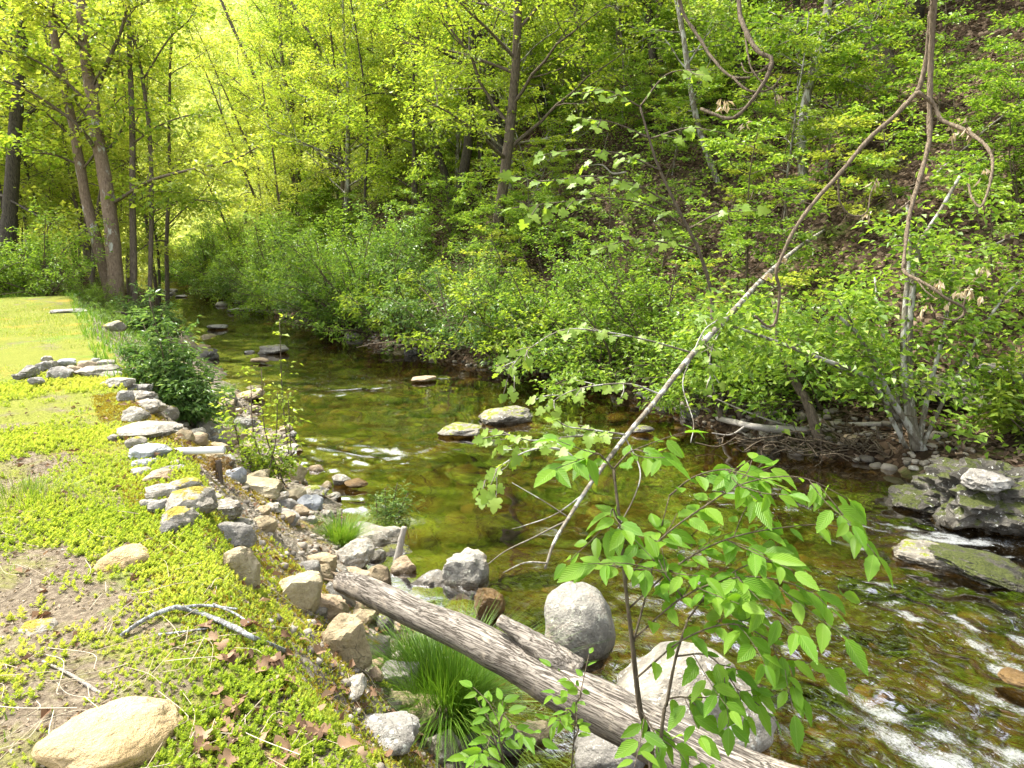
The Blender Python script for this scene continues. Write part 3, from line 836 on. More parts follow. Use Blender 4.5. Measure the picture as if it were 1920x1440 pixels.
# boulders and rocks standing in the stream
rock(1087, 1180, 134, 152, -1.17, 'rock_boulder', 'big rounded boulder speckled with lichen standing in the water', name='boulder', cat='boulder', seed=214, facets=7, rough=.02, sharp=9, deep=1.0)
rock(1300, 1325, 300, 230, -1.12, 'rock_pale', 'largest pale boulder behind the log under the elm leaves', name='boulder', cat='boulder', seed=231, facets=7, rough=.015, sharp=9, deep=.9)
rock(1150, 1405, 150, 110, -1.18, 'rock_grey', 'shaded grey boulder underneath the fallen log', name='boulder', cat='boulder', seed=222, facets=7, rough=.02, sharp=9)
ST = [(948, 779, 104, 40, 'rock_moss', 'long pale rock with mossy flank in midstream, right of its smaller neighbour', 41), (862, 805, 84, 24, 'rock_moss', 'low mossy rock in midstream left of the long pale rock', 42),
      (512, 657, 58, 22, 'rock_moss', 'mossy round rock alone in the upper stream', 43), (417, 571, 26, 11, 'rock_pale', 'small white rock at the far bend of the stream', 44), (408, 613, 38, 10, 'rock_grey', 'low grey rock far upstream near the left bank', 45),
      (384, 668, 50, 28, 'rock_dark', 'dark rock in the water behind the bush', 46), (383, 652, 24, 13, 'rock_tan', 'small tan rock on the water behind the bush', 47), (487, 675, 34, 9, 'rock_tan', 'flat tan rock just below the mossy round rock upstream', 48),
      (795, 709, 48, 11, 'rock_tan', 'flat reddish rock at the small cascade in midstream', 49), (1205, 804, 44, 16, 'rock_dark', 'dark low rock in the water beneath the pale leaning branch', 51),
      (661, 631, 34, 15, 'rock_moss', 'mossy rock under the overhanging bushes of the right bank', 52), (703, 636, 18, 10, 'rock_tan', None, 53), (455, 581, 56, 11, 'rock_grey', 'flat grey rock ledge at the far right bank', 54),
      (494, 583, 32, 7, 'rock_grey', None, 55), (641, 900, 36, 24, 'rock_pale', 'pale pyramid shaped rock at the water edge past the rubble', 56), (668, 906, 44, 18, 'rock_wet', 'wet orange brown rock beside the pale pyramid shaped rock', 57),
      (918, 1140, 60, 74, 'rock_wet', 'wet brown rock half under water beside the lichen speckled angular rock', 58), (1912, 1275, 70, 30, 'rock_wet', 'wet brown rock breaking the rapids at the right edge', 59),
      (468, 660, 20, 7, 'rock_grey', None, 60), (320, 545, 26, 8, 'rock_pale', None, 61), (312, 552, 24, 8, 'rock_grey', None, 62), (318, 524, 24, 10, 'rock_pale', None, 63), (340, 556, 22, 7, 'rock_grey', None, 64), (1200, 1000, 0, 0, '', None, 0)]
for a, b, c, d, m, lb, sd_ in ST:
    if c: rock(a, b, c, d, WZ + (.06 if c > 30 else .03), m, lb or 'small stone poking out of the upper stream', None if lb else 'small stones in the upper stream', seed=sd_, facets=8, rough=.05, sharp=10)
for i, (a, b, c, d) in enumerate([(870, 1003, 110, 44), (770, 1000, 90, 34), (985, 1052, 130, 50), (905, 1075, 90, 40), (1000, 1140, 120, 60), (820, 1060, 80, 36), (930, 960, 90, 30), (1040, 905, 100, 30), (800, 905, 110, 34), (690, 985, 70, 30), (1130, 985, 110, 36), (1640, 1080, 160, 50), (1500, 1260, 150, 60), (960, 1250, 110, 60), (1720, 1300, 140, 50)]):
    rock(a, b, c, d, WZ - .24, 'rock_sunk', 'brown cobble lying under the clear water', 'large cobbles under the water', seed=900 + i, facets=9, rough=.04, sharp=10)
# mossy outcrop and ledge on the right bank
rock(1870, 938, 290, 160, -1.08, 'rock_outcrop', 'big dark mossy outcrop at the right edge where the rapids begin', seed=301, name='outcrop', cat='outcrop', facets=16, rough=.16, sharp=16, deep=.8, sub=5)
rock(1850, 905, 84, 46, -.80, 'rock_grey', 'paler grey stone set into the dark mossy outcrop', seed=302, facets=9, rough=.09)
rock(1725, 935, 120, 62, -1.22, 'rock_outcrop', 'low moss cushioned stone at the left foot of the outcrop', seed=303, facets=9, rough=.1)
rock(1890, 978, 130, 60, -1.2, 'rock_outcrop', 'dark stone under the paler grey stone beside the rapids', seed=304, facets=10, rough=.1)
rock(1745, 1040, 130, 46, -1.27, 'rock_moss', 'mossy tip of the narrow ledge across the rapids', seed=305, facets=9, rough=.08)
rock(1850, 1068, 200, 62, -1.28, 'rock_outcrop', 'long narrow rock ledge below the white rapids at the right edge', seed=306, facets=12, rough=.11, tilt=.12)
rock(1775, 725, 150, 70, -.55, 'rock_outcrop', 'half buried grey boulder on the litter slope above the outcrop', seed=307, facets=9, rough=.09, loc=ground(1775, 735))
rock(1880, 690, 120, 50, 0, 'rock_dark', 'dark ledge rock higher on the litter slope at the right edge', seed=308, facets=9, rough=.09, loc=ground(1880, 700))
# stones along the right bank
rng = np.random.default_rng(77)
rock(810, 652, 58, 24, WZ + .1, 'rock_grey', 'grey boulder at the right bank waterline under the bushes', seed=320, facets=8)
rock(770, 661, 26, 14, WZ + .05, 'rock_dark', 'small dark stone beside the grey boulder of the right bank', seed=321)
for i in range(60):
    s_ = rng.uniform(4.0, 30)
    n_ = nR(s_) + rng.uniform(-.15, .5)
    x_, y_ = xy(s_, n_)
    p = np.array([x_, y_, max(Hs(x_, y_), WZ) + .01])
    wpx = rng.uniform(.12, .38) / depth(p) * F
    rock(0, 0, wpx, wpx * rng.uniform(.4, .7), 0, ['rock_grey', 'rock_tan', 'rock_pale', 'rock_dark', 'rock_ochre'][i % 5], 'small stone along the waterline of the right bank', 'stones along the right bank', seed=330 + i, facets=8, rough=.05, sub=2, loc=p)
# cobbles under water, gravel on bank and bar
def pebbles(name, pts, sizes, mat, seed, label, sub=2, flat=.6):
    rng = np.random.default_rng(seed)
    protos = [rock_shape(seed * 10 + k, sub, 8, .05, 10) for k in range(6)]
    mb = MB()
    for p, z_ in zip(pts, sizes):
        V, Fc = protos[rng.integers(6)]
        a = rng.uniform(0, 6.28)
        c, s_ = math.cos(a), math.sin(a)
        Q = V * np.array([1, rng.uniform(.6, .95), flat * rng.uniform(.7, 1.1)]) * z_
        mb.add(np.stack([Q[:, 0] * c - Q[:, 1] * s_, Q[:, 0] * s_ + Q[:, 1] * c, Q[:, 2]], 1) + p, Fc, rng.random())
    return tag(link(name, mb.mesh(name, M[mat])), label, kind='stuff')
def pebble_mat(nm, cols, wetness):
    t = NT(nm)
    r = t.attr('rnd')
    col = t.ramp(r, [(i / (len(cols) - 1), c) for i, c in enumerate(cols)])
    v = t.coord('Object')
    col = t.mix(.6, col, t.noise(v, 22, 5, .7), 'SOFT_LIGHT')
    return t.done(t.bsdf(col, wetness, .3, t.bump(t.noise(v, 40, 4, .7), .6, .02)))
M['peb_bed'] = pebble_mat('cobble_wet', [(.032, .028, .013), (.075, .062, .026), (.12, .095, .040), (.18, .15, .075)], .5)
M['peb_dry'] = pebble_mat('gravel_dry', [(.09, .08, .065), (.19, .165, .13), (.28, .245, .195), (.38, .34, .28)], .85)
s_ = rng.uniform(.5, 24, 700) ** 1.0
n_ = nL(s_) + (nR(s_) - nL(s_)) * rng.uniform(.03, .97, 700) 
x_, y_ = xy(s_, n_)
sz = np.clip(rng.lognormal(-2.25, .55, 700), .04, .34)
pebbles('bed_cobbles', np.stack([x_, y_, H(x_, y_) + sz * .15], 1), sz, 'peb_bed', 5, 'brown cobbles lying under the clear water', flat=.5)
s_ = rng.uniform(.8, 13, 2600)
f_ = rng.uniform(.10, 1.02, 2600)
n_ = nW(s_) + (nL(s_) - nW(s_)) * f_
x_, y_ = xy(s_, n_)
sz = np.clip(rng.lognormal(-4.1, .5, 2600), .007, .05)
pebbles('gravel', np.stack([x_, y_, H(x_, y_) + sz * .2], 1), sz, 'peb_dry', 6, 'small stones and gravel between the rubble rocks of the left bank')
s_ = rng.uniform(3.6, 17, 1100)
n_ = nR(s_) + rng.uniform(-.25, 1.0, 1100)
x_, y_ = xy(s_, n_)
sz = np.clip(rng.lognormal(-3.3, .5, 1100), .018, .10)
pebbles('gravel', np.stack([x_, y_, H(x_, y_) + sz * .2], 1), sz, 'peb_dry', 7, 'gravel strip along the right bank below the bushes')

# ------------------------------------------------------------------ plants
class Plant:
    """collects tubes (wood) and leaf positions; grows branches from a start point"""
    def __init__(s, seed):
        s.rng = np.random.default_rng(seed)
        s.wood, s.bough, s.seg = MB(), MB(), []
    def limb(s, p0, d, L, r0, r1, n=6, wig=.12, grav=0.0, sides=5, mb=None):
        P, q, d = [np.array(p0, float)], np.array(p0, float), unit(d)
        for i in range(n):
            d = unit(d + s.rng.normal(size=3) * wig + np.array([0, 0, grav]))
            q = q + d * L / n
            P.append(q)
        P = np.array(P)
        (mb or s.bough).tube(P, np.linspace(r0, r1, n + 1), sides, cap=False, rnd=s.rng.random())
        return P
    def twigs(s, P, L, r, count, level, spread=.9, flat=.4, start=.25, grav=0.0, sides=4):
        """side twigs along limb P; the last level carries leaves"""
        rng = s.rng
        for k in range(count):
            u = start + (1 - start) * (k + rng.random()) / count
            i = min(int(u * (len(P) - 1)), len(P) - 2)
            f = u * (len(P) - 1) - i
            p = P[i] * (1 - f) + P[i + 1] * f
            t = unit(P[i + 1] - P[i])
            q = rng.normal(size=3)
            q[2] *= flat
            d = unit(t * (1 - .5 * spread) + unit(q) * spread)
            l = L * (1.15 - .6 * u) * rng.uniform(.6, 1.25)
            Q = s.limb(p, d, l, r * (1 - .5 * u), r * .3, 4, .16, grav, sides)
            s.seg.append((Q[1], Q[2], .7)); s.seg.append((Q[2], Q[3], 1)); s.seg.append((Q[3], Q[4], 1.3))
            if level > 0:
                s.twigs(Q, l * .5, r * .5, 4, level - 1, spread, flat, .25, grav, 3)
    def crown(s, count, L, spread=.12, flat=.5, wr=.55, upb=1.0, droop=.25):
        rng = s.rng
        A = np.array([a for a, b, w_ in s.seg]); B = np.array([b for a, b, w_ in s.seg])
        wgt = np.array([w_ for a, b, w_ in s.seg]) * np.linalg.norm(B - A, axis=1)
        k = rng.choice(len(A), count, p=wgt / wgt.sum())
        u = rng.random((count, 1)) * 1.1
        off = rng.normal(size=(count, 3)) * spread
        off[:, 2] *= flat
        mb = MB()
        leaf_cloud(mb, A[k] * (1 - u) + B[k] * u + off, L, rng, wr, upb, droop, out=B[k] - A[k])
        return mb

def tree_proto(seed, Ht, r0, crown0, nprim, plen, nleaf, leaf, lean=0.05, flat=.45, up=.35, wig=.05, fork=False):
    P = Plant(seed)
    rng = P.rng
    az = rng.uniform(0, 6.28)
    tr = P.limb((0, 0, -.3), (lean * math.cos(az), lean * math.sin(az), 1), Ht, r0, r0 * .18, 14, wig, .02, 8, P.wood)
    for k in range(nprim):
        h = crown0 + (1 - crown0) * (k + rng.uniform(.1, .9)) / nprim
        i = min(int(h * 14), 13)
        f = h * 14 - i
        p = tr[i] * (1 - f) + tr[i + 1] * f
        a = k * 2.4 + rng.normal() * .5
        e = up + .5 * h + rng.normal() * .15
        d = (math.cos(a) * math.cos(e), math.sin(a) * math.cos(e), math.sin(e))
        l = plen * (1.15 - .75 * h) * rng.uniform(.7, 1.2)
        r = r0 * (1 - .8 * h) * .42
        Q = P.limb(p, d, l, r, r * .2, 7, .13, -.01, 5)
        P.twigs(Q, l * .45, r * .45, 6, 1, .85, flat, .2)
    cr = P.crown(nleaf, leaf, .16, .45)
    return dict(trunk=P.wood.mesh('trunk'), branches=P.bough.mesh('branches'), crown=cr.mesh('crown', smooth=False))
def shrub_proto(seed, Ht, R, stems, nleaf, leaf, arch=.25, flat=.6, wr=.5):
    P = Plant(seed)
    rng = P.rng
    for k in range(stems):
        a = k * 2.4 + rng.normal() * .4
        e = rng.uniform(.55, 1.35)
        d = (math.cos(a) * math.cos(e) * R / Ht * 1.3, math.sin(a) * math.cos(e) * R / Ht * 1.3, math.sin(e))
        Q = P.limb((rng.normal() * .12, rng.normal() * .12, -.15), d, Ht * rng.uniform(.8, 1.25), .028, .008, 8, .10, -arch * .25, 5, P.wood)
        P.twigs(Q, Ht * .42, .010, 9, 1, .8, flat, .12)
    cr = P.crown(nleaf, leaf, .065, .7, wr)
    for k in range(7):                                # bare and dead stems reach out past the leaves
        a, e = rng.uniform(0, 6.28), rng.uniform(.2, 1.2)
        Q = P.limb((rng.normal() * .15, rng.normal() * .15, -.1), (math.cos(a) * math.cos(e), math.sin(a) * math.cos(e), math.sin(e)), Ht * rng.uniform(.9, 1.35), .014, .004, 8, .14, -.05, 4)
        for j in range(4):
            P.limb(Q[2 + j], unit(Q[3 + j] - Q[2 + j]) + rng.normal(size=3) * .6, Ht * .3, .005, .002, 4, .15, 0, 3)
    return dict(stems=P.wood.mesh('stems'), branches=P.bough.mesh('branches'), foliage=cr.mesh('foliage', smooth=False))
def sapling_proto(seed, Ht, r0, nprim, plen, nleaf, leaf, wr=.55):
    P = Plant(seed)
    rng = P.rng
    tr = P.limb((0, 0, -.1), (rng.normal() * .12, rng.normal() * .12, 1), Ht, r0, r0 * .3, 8, .09, .02, 5, P.wood)
    for k in range(nprim):
        h = .25 + .75 * (k + rng.random()) / nprim
        i = min(int(h * 8), 7)
        a = k * 2.4
        Q = P.limb(tr[i], (math.cos(a), math.sin(a), .35), plen * (1.2 - .7 * h), r0 * .4, r0 * .12, 5, .12, -.02, 4)
        P.twigs(Q, plen * .45, r0 * .2, 5, 0, .8, .2, .2)
    cr = P.crown(nleaf, leaf, .07, .3, wr, 1.4, .15)
    return dict(stem=P.wood.mesh('stem'), branches=P.bough.mesh('branches'), foliage=cr.mesh('foliage', smooth=False))
def mats(proto, wood, leaf):
    out = {}
    for k, me in proto.items():
        c = me.copy() if me.materials else me
        c.materials.clear()
        c.materials.append(M[leaf if k in ('crown', 'foliage') else wood])
        out[k] = c
    return out
def place(proto, name, label, cat, loc, rz=0.0, sc=1.0, group=None, tilt=(0, 0)):
    t = thing(name, label, cat, loc, rz, group)
    t.rotation_euler = (tilt[0], tilt[1], rz)
    t.scale = (sc, sc, sc) if not isinstance(sc, (tuple, list)) else sc
    for k, me in proto.items(): link(k, me, t)
    return t
def visible(p, top=7.0, margin=160):
    d = p[1] * CP - (p[2] - CAMZ) * SP
    if d < 1: return False
    px = 960 + F * p[0] / d
    m = margin + 1.5 * F / d
    return -m < px < 1920 + m

rng = np.random.default_rng(2024)
TREES = [mats(tree_proto(11, 13, .17, .22, 20, 4.6, 10000, .10), 'bark', 'leaf_spring'),
         mats(tree_proto(12, 15, .21, .28, 20, 4.8, 10000, .10, .09), 'bark_dark', 'leaf_spring'),
         mats(tree_proto(13, 11, .11, .18, 20, 3.6, 8500, .095, .12), 'bark_pale', 'leaf_spring'),
         mats(tree_proto(14, 14, .16, .25, 20, 4.6, 10000, .105, .05), 'bark', 'leaf_yellow'),
         mats(tree_proto(15, 16, .24, .35, 22, 5.0, 9500, .10, .04), 'bark_dark', 'leaf_mid')]
SAPS = [mats(sapling_proto(21, 2.6, .020, 10, 1.1, 1500, .085), 'twig', 'leaf_mid'),
        mats(sapling_proto(22, 3.6, .026, 13, 1.4, 2400, .085), 'twig', 'leaf_mid'),
        mats(sapling_proto(23, 1.4, .012, 7, .8, 700, .08), 'twig', 'leaf_mid'),
        mats(sapling_proto(24, 4.6, .034, 15, 1.7, 3400, .085), 'bark_pale', 'leaf_spring'),
        mats(sapling_proto(25, 2.2, .016, 9, 1.0, 1300, .08), 'twig', 'leaf_yellow')]
SHR = [mats(shrub_proto(31, 1.9, 1.5, 11, 5200, .085), 'twig', 'leaf_shrub'),
       mats(shrub_proto(32, 2.3, 1.7, 12, 6200, .085), 'twig', 'leaf_shrub'),
       mats(shrub_proto(33, 1.5, 1.5, 10, 4600, .080), 'twig', 'leaf_mid'),
       mats(shrub_proto(34, 2.6, 1.6, 10, 5600, .09), 'twig', 'leaf_mid'),
       mats(shrub_proto(35, 2.0, 1.9, 8, 3600, .10), 'bark', 'leaf_spring'),
       mats(shrub_proto(36, 1.7, 1.6, 9, 4200, .075), 'twig_tan', 'leaf_privet')]

# the bushes crowding the right bank, leaning out over the stream
def bank_bush(px, py, k, sc, lab=None, ov=0.0, lean=.25, group='bushes along the right bank'):
    g = ground(px, py)
    s_, n_ = sn(g[0], g[1])
    x_, y_ = xy(s_, n_ - ov)
    a = math.atan2(DN[1], DN[0])
    t = place(SHR[k], 'bank_bush', lab or 'dense green bush overhanging the water from the right bank', 'bush', (x_, y_, max(Hs(x_, y_), WZ) - .05), rng.uniform(0, 6.28), sc, None if lab else group)
    return t
for px, py, k, sc, lab in [(700, 612, 1, 1.10, 'broad pale green bush arching lowest over the midstream'), (790, 632, 0, 1.1, None), (870, 655, 5, 1.15, None), (960, 668, 4, 1.05, None), (1050, 680, 0, 1.05, None),
                       (640, 590, 0, 1.2, None), (590, 570, 3, 1.05, 'darker rounded bush over the bend upstream of the pale green one'), (530, 560, 1, 1.15, None), (480, 553, 0, 1.1, None), (440, 546, 3, 1.0, None), (400, 540, 1, 1.1, None),
                       (1140, 700, 2, 1.15, None), (900, 600, 4, 1.0, None), (800, 580, 5, 1.1, None), (1010, 610, 0, 1.1, None), (720, 560, 3, 1.1, None), (1120, 640, 3, .9, None), (1220, 690, 3, .9, None), (1330, 720, 2, 1.0, None), (1420, 740, 0, .85, None), (1560, 760, 2, .85, None)]:
    bank_bush(px, py, k, sc, lab)
for s_ in np.arange(16, 48, 1.5):
    for off in (.5, 2.4):
        n_ = nR(s_) + off + rng.uniform(-.3, .5)
        x_, y_ = xy(s_ + rng.uniform(-.5, .5), n_)
        place(SHR[rng.integers(6)], 'bank_bush', 'dense green bush overhanging the water from the right bank', 'bush', (x_, y_, Hs(x_, y_) - .05), rng.uniform(0, 6.28), rng.uniform(.85, 1.2), 'bushes along the right bank')

# saplings and brush on the hillside
cnt = 0
tries = 0
while cnt < 290 and tries < 4000:
    tries += 1
    s_ = rng.uniform(-4, 36)
    e = 1.6 + 17 * rng.random() ** .9
    n_ = nR(s_) + e
    x_, y_ = xy(s_, n_)
    p = (x_, y_, Hs(x_, y_))
    if not visible(p, margin=60): continue
    if fb2(np.array([x_]), np.array([y_]), .4, 2, 71)[0] < -.28: continue
    k = rng.choice([0, 1, 2, 3, 4], p=[.26, .26, .24, .10, .14])
    place(SAPS[k], 'hillside_sapling', 'young leafy sapling growing from the dead leaves of the hillside', 'sapling', p, rng.uniform(0, 6.28), rng.uniform(.62, 1.05), 'saplings on the hillside', tilt=(rng.normal() * .08, rng.normal() * .08))
    cnt += 1
# low undergrowth between them
N = 110000
s_ = rng.uniform(-6, 36, N)
e_ = .9 + 18 * rng.random(N)
n_ = nR(s_) + e_
x_, y_ = xy(s_, n_)
cl = fb2(x_, y_, .75, 3, 171)
hgt_ = np.clip(cl + .25, 0, 1.2)
k = (cl > -.22) & (rng.random(N) < .35 + .6 * hgt_) & (y_ > 2)
x_, y_, hgt_ = x_[k], y_[k], hgt_[k]
mb = MB()
leaf_cloud(mb, np.stack([x_, y_, H(x_, y_) + .04 + hgt_ * (.25 + .75 * rng.random(len(x_)))], 1), .088, rng, .55, 1.1, .15)
tag(link('undergrowth', mb.mesh('undergrowth', M['leaf_mid'], False)), 'low leafy undergrowth spreading over the hillside', kind='stuff')
for i in range(26):
    s_, e = rng.uniform(-1, 24), rng.uniform(1.5, 11)
    x_, y_ = xy(s_, nR(s_) + e)
    p = np.array([x_, y_, Hs(x_, y_)])
    if not visible(p): continue
    a = rng.uniform(0, 3.14)
    l = rng.uniform(.5, 1.7)
    q = []
    for u in np.linspace(-1, 1, 5):
        b = p + np.array([math.cos(a), math.sin(a), 0]) * u * l + rng.normal(size=3) * .05
        b[2] = Hs(b[0], b[1]) + .03 + abs(rng.normal()) * .06
        q.append(b - p)
    Q = smooth(q, 4)
    mb = MB().tube(Q, np.linspace(.035, .01, len(Q)) * rng.uniform(.5, 1.1), 6, rough=.1, seed=i)
    mb.tube(smooth([Q[8], Q[8] + rng.normal(size=3) * .2 + np.array([0, 0, .15]), Q[8] + rng.normal(size=3) * .35 + np.array([0, 0, .3])], 3), np.linspace(.008, .003, 7), 4)
    tag(link('fallen_branch', mb.mesh('fallen_branch', M[('wood_grey', 'bark', 'twig')[i % 3]]), None, p), 'dead branch lying on the leaf covered hillside', 'branch', 'fallen branches on the hillside')
# trees of the hillside wood
cnt = tries = 0
spots = []
while cnt < 64 and tries < 5000:
    tries += 1
    s_ = rng.uniform(-6, 55)
    e = rng.uniform(3.5, 26) 
    n_ = nR(s_) + e
    x_, y_ = xy(s_, n_)
    p = np.array((x_, y_, Hs(x_, y_)))
    if not visible(p) or any((p[0] - q[0]) ** 2 + (p[1] - q[1]) ** 2 < 3.2 for q in spots): continue
    if s_ < 9 and e < 11: continue
    if e > 15 and rng.random() < .4: continue
    if depth(p) < 21 and 960 < 960 + F * p[0] / depth(p) < 1800: continue
    spots.append(p)
    k = rng.choice(5, p=[.26, .22, .24, .14, .14])
    place(TREES[k], 'forest_tree', 'spring leaved tree among the many of the hillside wood', 'tree', p, rng.uniform(0, 6.28), rng.uniform(.75, 1.15), 'trees of the hillside wood', tilt=(rng.normal() * .05, rng.normal() * .05))
    cnt += 1
# the wood goes on past the right edge of the picture and shades the water there
for i in range(14):
    s_ = rng.uniform(-9, 3)
    n_ = nR(s_) + rng.uniform(1.5, 13)
    x_, y_ = xy(s_, n_)
    p = np.array((x_, y_, Hs(x_, y_)))
    if p[1] > .5 and p[0] / depth(p) < .95: continue
    place(TREES[(0, 1, 4)[i % 3]], 'forest_tree', 'spring leaved tree among the many of the hillside wood', 'tree', p, rng.uniform(0, 6.28), rng.uniform(.8, 1.1), 'trees of the hillside wood')
BIG = mats(tree_proto(17, 15, .26, .35, 26, 6.2, 26000, .13, .05), 'bark_dark', 'leaf_mid')
for s_, e in ((-2.5, 2.2), (-5, 6), (1.5, 9.5), (4.5, 12.5), (8, 14), (11, 11.5), (0, 15), (14, 15), (6.5, 18)):
    x_, y_ = xy(s_, nR(s_) + e)
    p = np.array((x_, y_, Hs(x_, y_)))
    place(BIG, 'broad_tree', 'broad crowned tree whose boughs shade the stream from the right bank', 'tree', p, rng.uniform(0, 6.28), rng.uniform(.9, 1.1), 'broad trees shading the stream')
# trees behind the lawn and across the head of the valley
cnt = tries = 0
while cnt < 18 and tries < 4000:
    tries += 1
    s_ = rng.uniform(30, 58)
    n_ = rng.uniform(-16, 3.4)
    x_, y_ = xy(s_, n_)
    p = np.array((x_, y_, Hs(x_, y_)))
    if not visible(p) or any((p[0] - q[0]) ** 2 + (p[1] - q[1]) ** 2 < 5 for q in spots): continue
    spots.append(p)
    k = rng.choice(5, p=[.25, .05, .3, .4, 0])
    place(TREES[k], 'forest_tree', 'sunlit yellow green tree in the wood beyond the lawn', 'tree', p, rng.uniform(0, 6.28), rng.uniform(.75, 1.1), 'trees beyond the lawn', tilt=(rng.normal() * .04, rng.normal() * .04))
    cnt += 1
SLIM = [mats(tree_proto(18, 12, .075, .2, 18, 2.6, 6500, .10, .06), 'bark', 'leaf_yellow'), mats(tree_proto(19, 10, .06, .2, 16, 2.4, 5500, .10, .14), 'bark_dark', 'leaf_spring')]
cnt = tries = 0
while cnt < 52 and tries < 4000:
    tries += 1
    s_ = rng.uniform(20.5, 46)
    n_ = rng.uniform(-15, 3.2) if cnt < 34 else nR(s_) + rng.uniform(1.5, 9)
    x_, y_ = xy(s_, n_)
    p = np.array((x_, y_, Hs(x_, y_)))
    if p[1] < 21.5 or not visible(p, margin=20) or any((p[0] - q[0]) ** 2 + (p[1] - q[1]) ** 2 < 1.5 for q in spots): continue
    spots.append(p)
    place(SLIM[cnt % 2], 'slim_tree', 'slim young tree with airy pale leaves in the wood upstream', 'tree', p, rng.uniform(0, 6.28), rng.uniform(.75, 1.15), 'slim trees upstream', tilt=(rng.normal() * .07, rng.normal() * .07))
    cnt += 1
# the far wooded slope: one mass of crowns
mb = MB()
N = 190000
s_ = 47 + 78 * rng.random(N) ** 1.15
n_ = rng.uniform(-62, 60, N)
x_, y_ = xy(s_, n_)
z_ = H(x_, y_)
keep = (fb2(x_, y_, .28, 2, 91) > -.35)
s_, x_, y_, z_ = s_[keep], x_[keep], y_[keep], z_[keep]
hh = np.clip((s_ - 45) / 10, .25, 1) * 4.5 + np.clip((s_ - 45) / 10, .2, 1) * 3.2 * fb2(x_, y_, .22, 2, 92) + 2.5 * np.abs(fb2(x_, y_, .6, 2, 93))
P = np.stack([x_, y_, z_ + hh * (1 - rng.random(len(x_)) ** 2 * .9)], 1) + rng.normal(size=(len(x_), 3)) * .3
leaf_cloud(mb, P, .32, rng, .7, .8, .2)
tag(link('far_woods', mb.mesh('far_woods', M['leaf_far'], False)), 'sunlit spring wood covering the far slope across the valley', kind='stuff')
# low growth on the bank beyond the willowy bushes
for i in range(14):
    s_ = rng.uniform(14, 22)
    n_ = nW(s_) + (nL(s_) - nW(s_)) * rng.uniform(.08, .5)
    x_, y_ = xy(s_, n_)
    place(SHR[rng.integers(4)], 'low_bush', 'low green bush on the left bank upstream of the willowy bushes', 'bush', (x_, y_, Hs(x_, y_) - .03), rng.uniform(0, 6.28), rng.uniform(.20, .32), 'low bushes of the left bank')
# bushes at the end of the lawn
for i in range(26):
    s_ = rng.uniform(20.2, 24.5)
    n_ = rng.uniform(-11, .6)
    x_, y_ = xy(s_, n_)
    p = np.array((x_, y_, Hs(x_, y_) - .05))
    if visible(p): place(SHR[rng.integers(2, 4)], 'lawn_end_bush', 'leafy green bush in the thicket that closes the lawn', 'bush', p, rng.uniform(0, 6.28), rng.uniform(.7, 1.0), 'bushes at the end of the lawn')

# ------------------------------------------------------------------ trees and limbs that can be singled out
rng = np.random.default_rng(5150)
def px_line(pts, t0, dt=0.0, n=6):
    """points of the photograph at a depth that runs from t0 to t0+dt, as a smooth line in the place"""
    k = len(pts)
    return smooth([at(p[0], p[1], (p[2] if len(p) > 2 else t0 + dt * i / max(k - 1, 1))) for i, p in enumerate(pts)], n)
def radii(P, w0, w1, pw=1.0):
    return np.array([(w0 + (w1 - w0) * (i / (len(P) - 1)) ** pw) / 2 * depth(p) / F for i, p in enumerate(P)])
def hero_tree(name, label, cat, trunk, w0, w1, limbs, wood, leaf, nleaf, lsize, base=None, twigL=.9, sides=10, seed=1, spread=.16, dt=0.0):
    g = ground(*trunk[0][:2]) if base is None else base
    t0 = depth(g)
    P = Plant(seed)
    T = px_line(trunk, t0, dt)
    T = np.vstack([np.array([T[0][0], T[0][1], min(g[2], T[0][2]) - .25]), T])
    P.wood.tube(T, radii(T, w0, w1), sides, rnd=.5, rough=.09, seed=seed)
    for L in limbs:
        w_ = L[0]
        Q = px_line(L[1], t0, (L[2] if len(L) > 2 else rng.uniform(-.8, .8)))
        P.bough.tube(Q, radii(Q, w_, max(w_ * .3, 1.2)), 6)
        P.twigs(Q, twigL, w_ * .2 * t0 / F, 9, 1, .85, .4, .12)
    P.twigs(T[len(T) // 3:], twigL * 1.6, w1 * .25 * t0 / F, 8, 1, .95, .35, .05)
    root = thing(name, label, cat, tuple(g))
    def part(nm, me, m):
        me.transform(Matrix.Translation(-Vector(g)))
        me.materials.append(M[m])
        return link(nm, me, root)
    part('trunk', P.wood.mesh('trunk'), wood)
    part('branches', P.bough.mesh('branches'), wood if 'plane' not in wood else 'bark')
    part('crown', P.crown(nleaf, lsize, spread, .45, .75).mesh('crown', smooth=False), leaf)
    return root
def near_lawn(px, py):
    p = on(px, py, 0.0)
    p[2] = Hs(p[0], p[1])
    return p
gA = near_lawn(216, 556)
hero_tree('sycamore_tree', 'thick patched trunk forking high, tallest of the clump at the lawn end', 'tree',
          [(219, 556), (214, 480), (206, 400), (196, 330), (182, 250), (172, 180), (160, 100), (152, 0), (146, -110), (140, -260)], 29, 16,
          [(9, [(178, 175), (205, 110), (228, 55), (240, 10), (262, -60)], -1.0), (9, [(163, 85), (120, 42), (70, 2), (30, -40)], -1.5), (8, [(182, 285), (145, 235), (70, 180), (0, 148), (-60, 120)], -2),
           (7, [(214, 380), (280, 340), (350, 320), (430, 303), (490, 272)], -2.5), (6, [(166, 78), (212, 38), (275, 2), (330, -30)], 1.0), (7, [(172, 200), (120, 150), (60, 110), (-10, 90)], -1)], 'bark_plane', 'leaf_yellow', 3400, .125, gA, 1.1, seed=401)
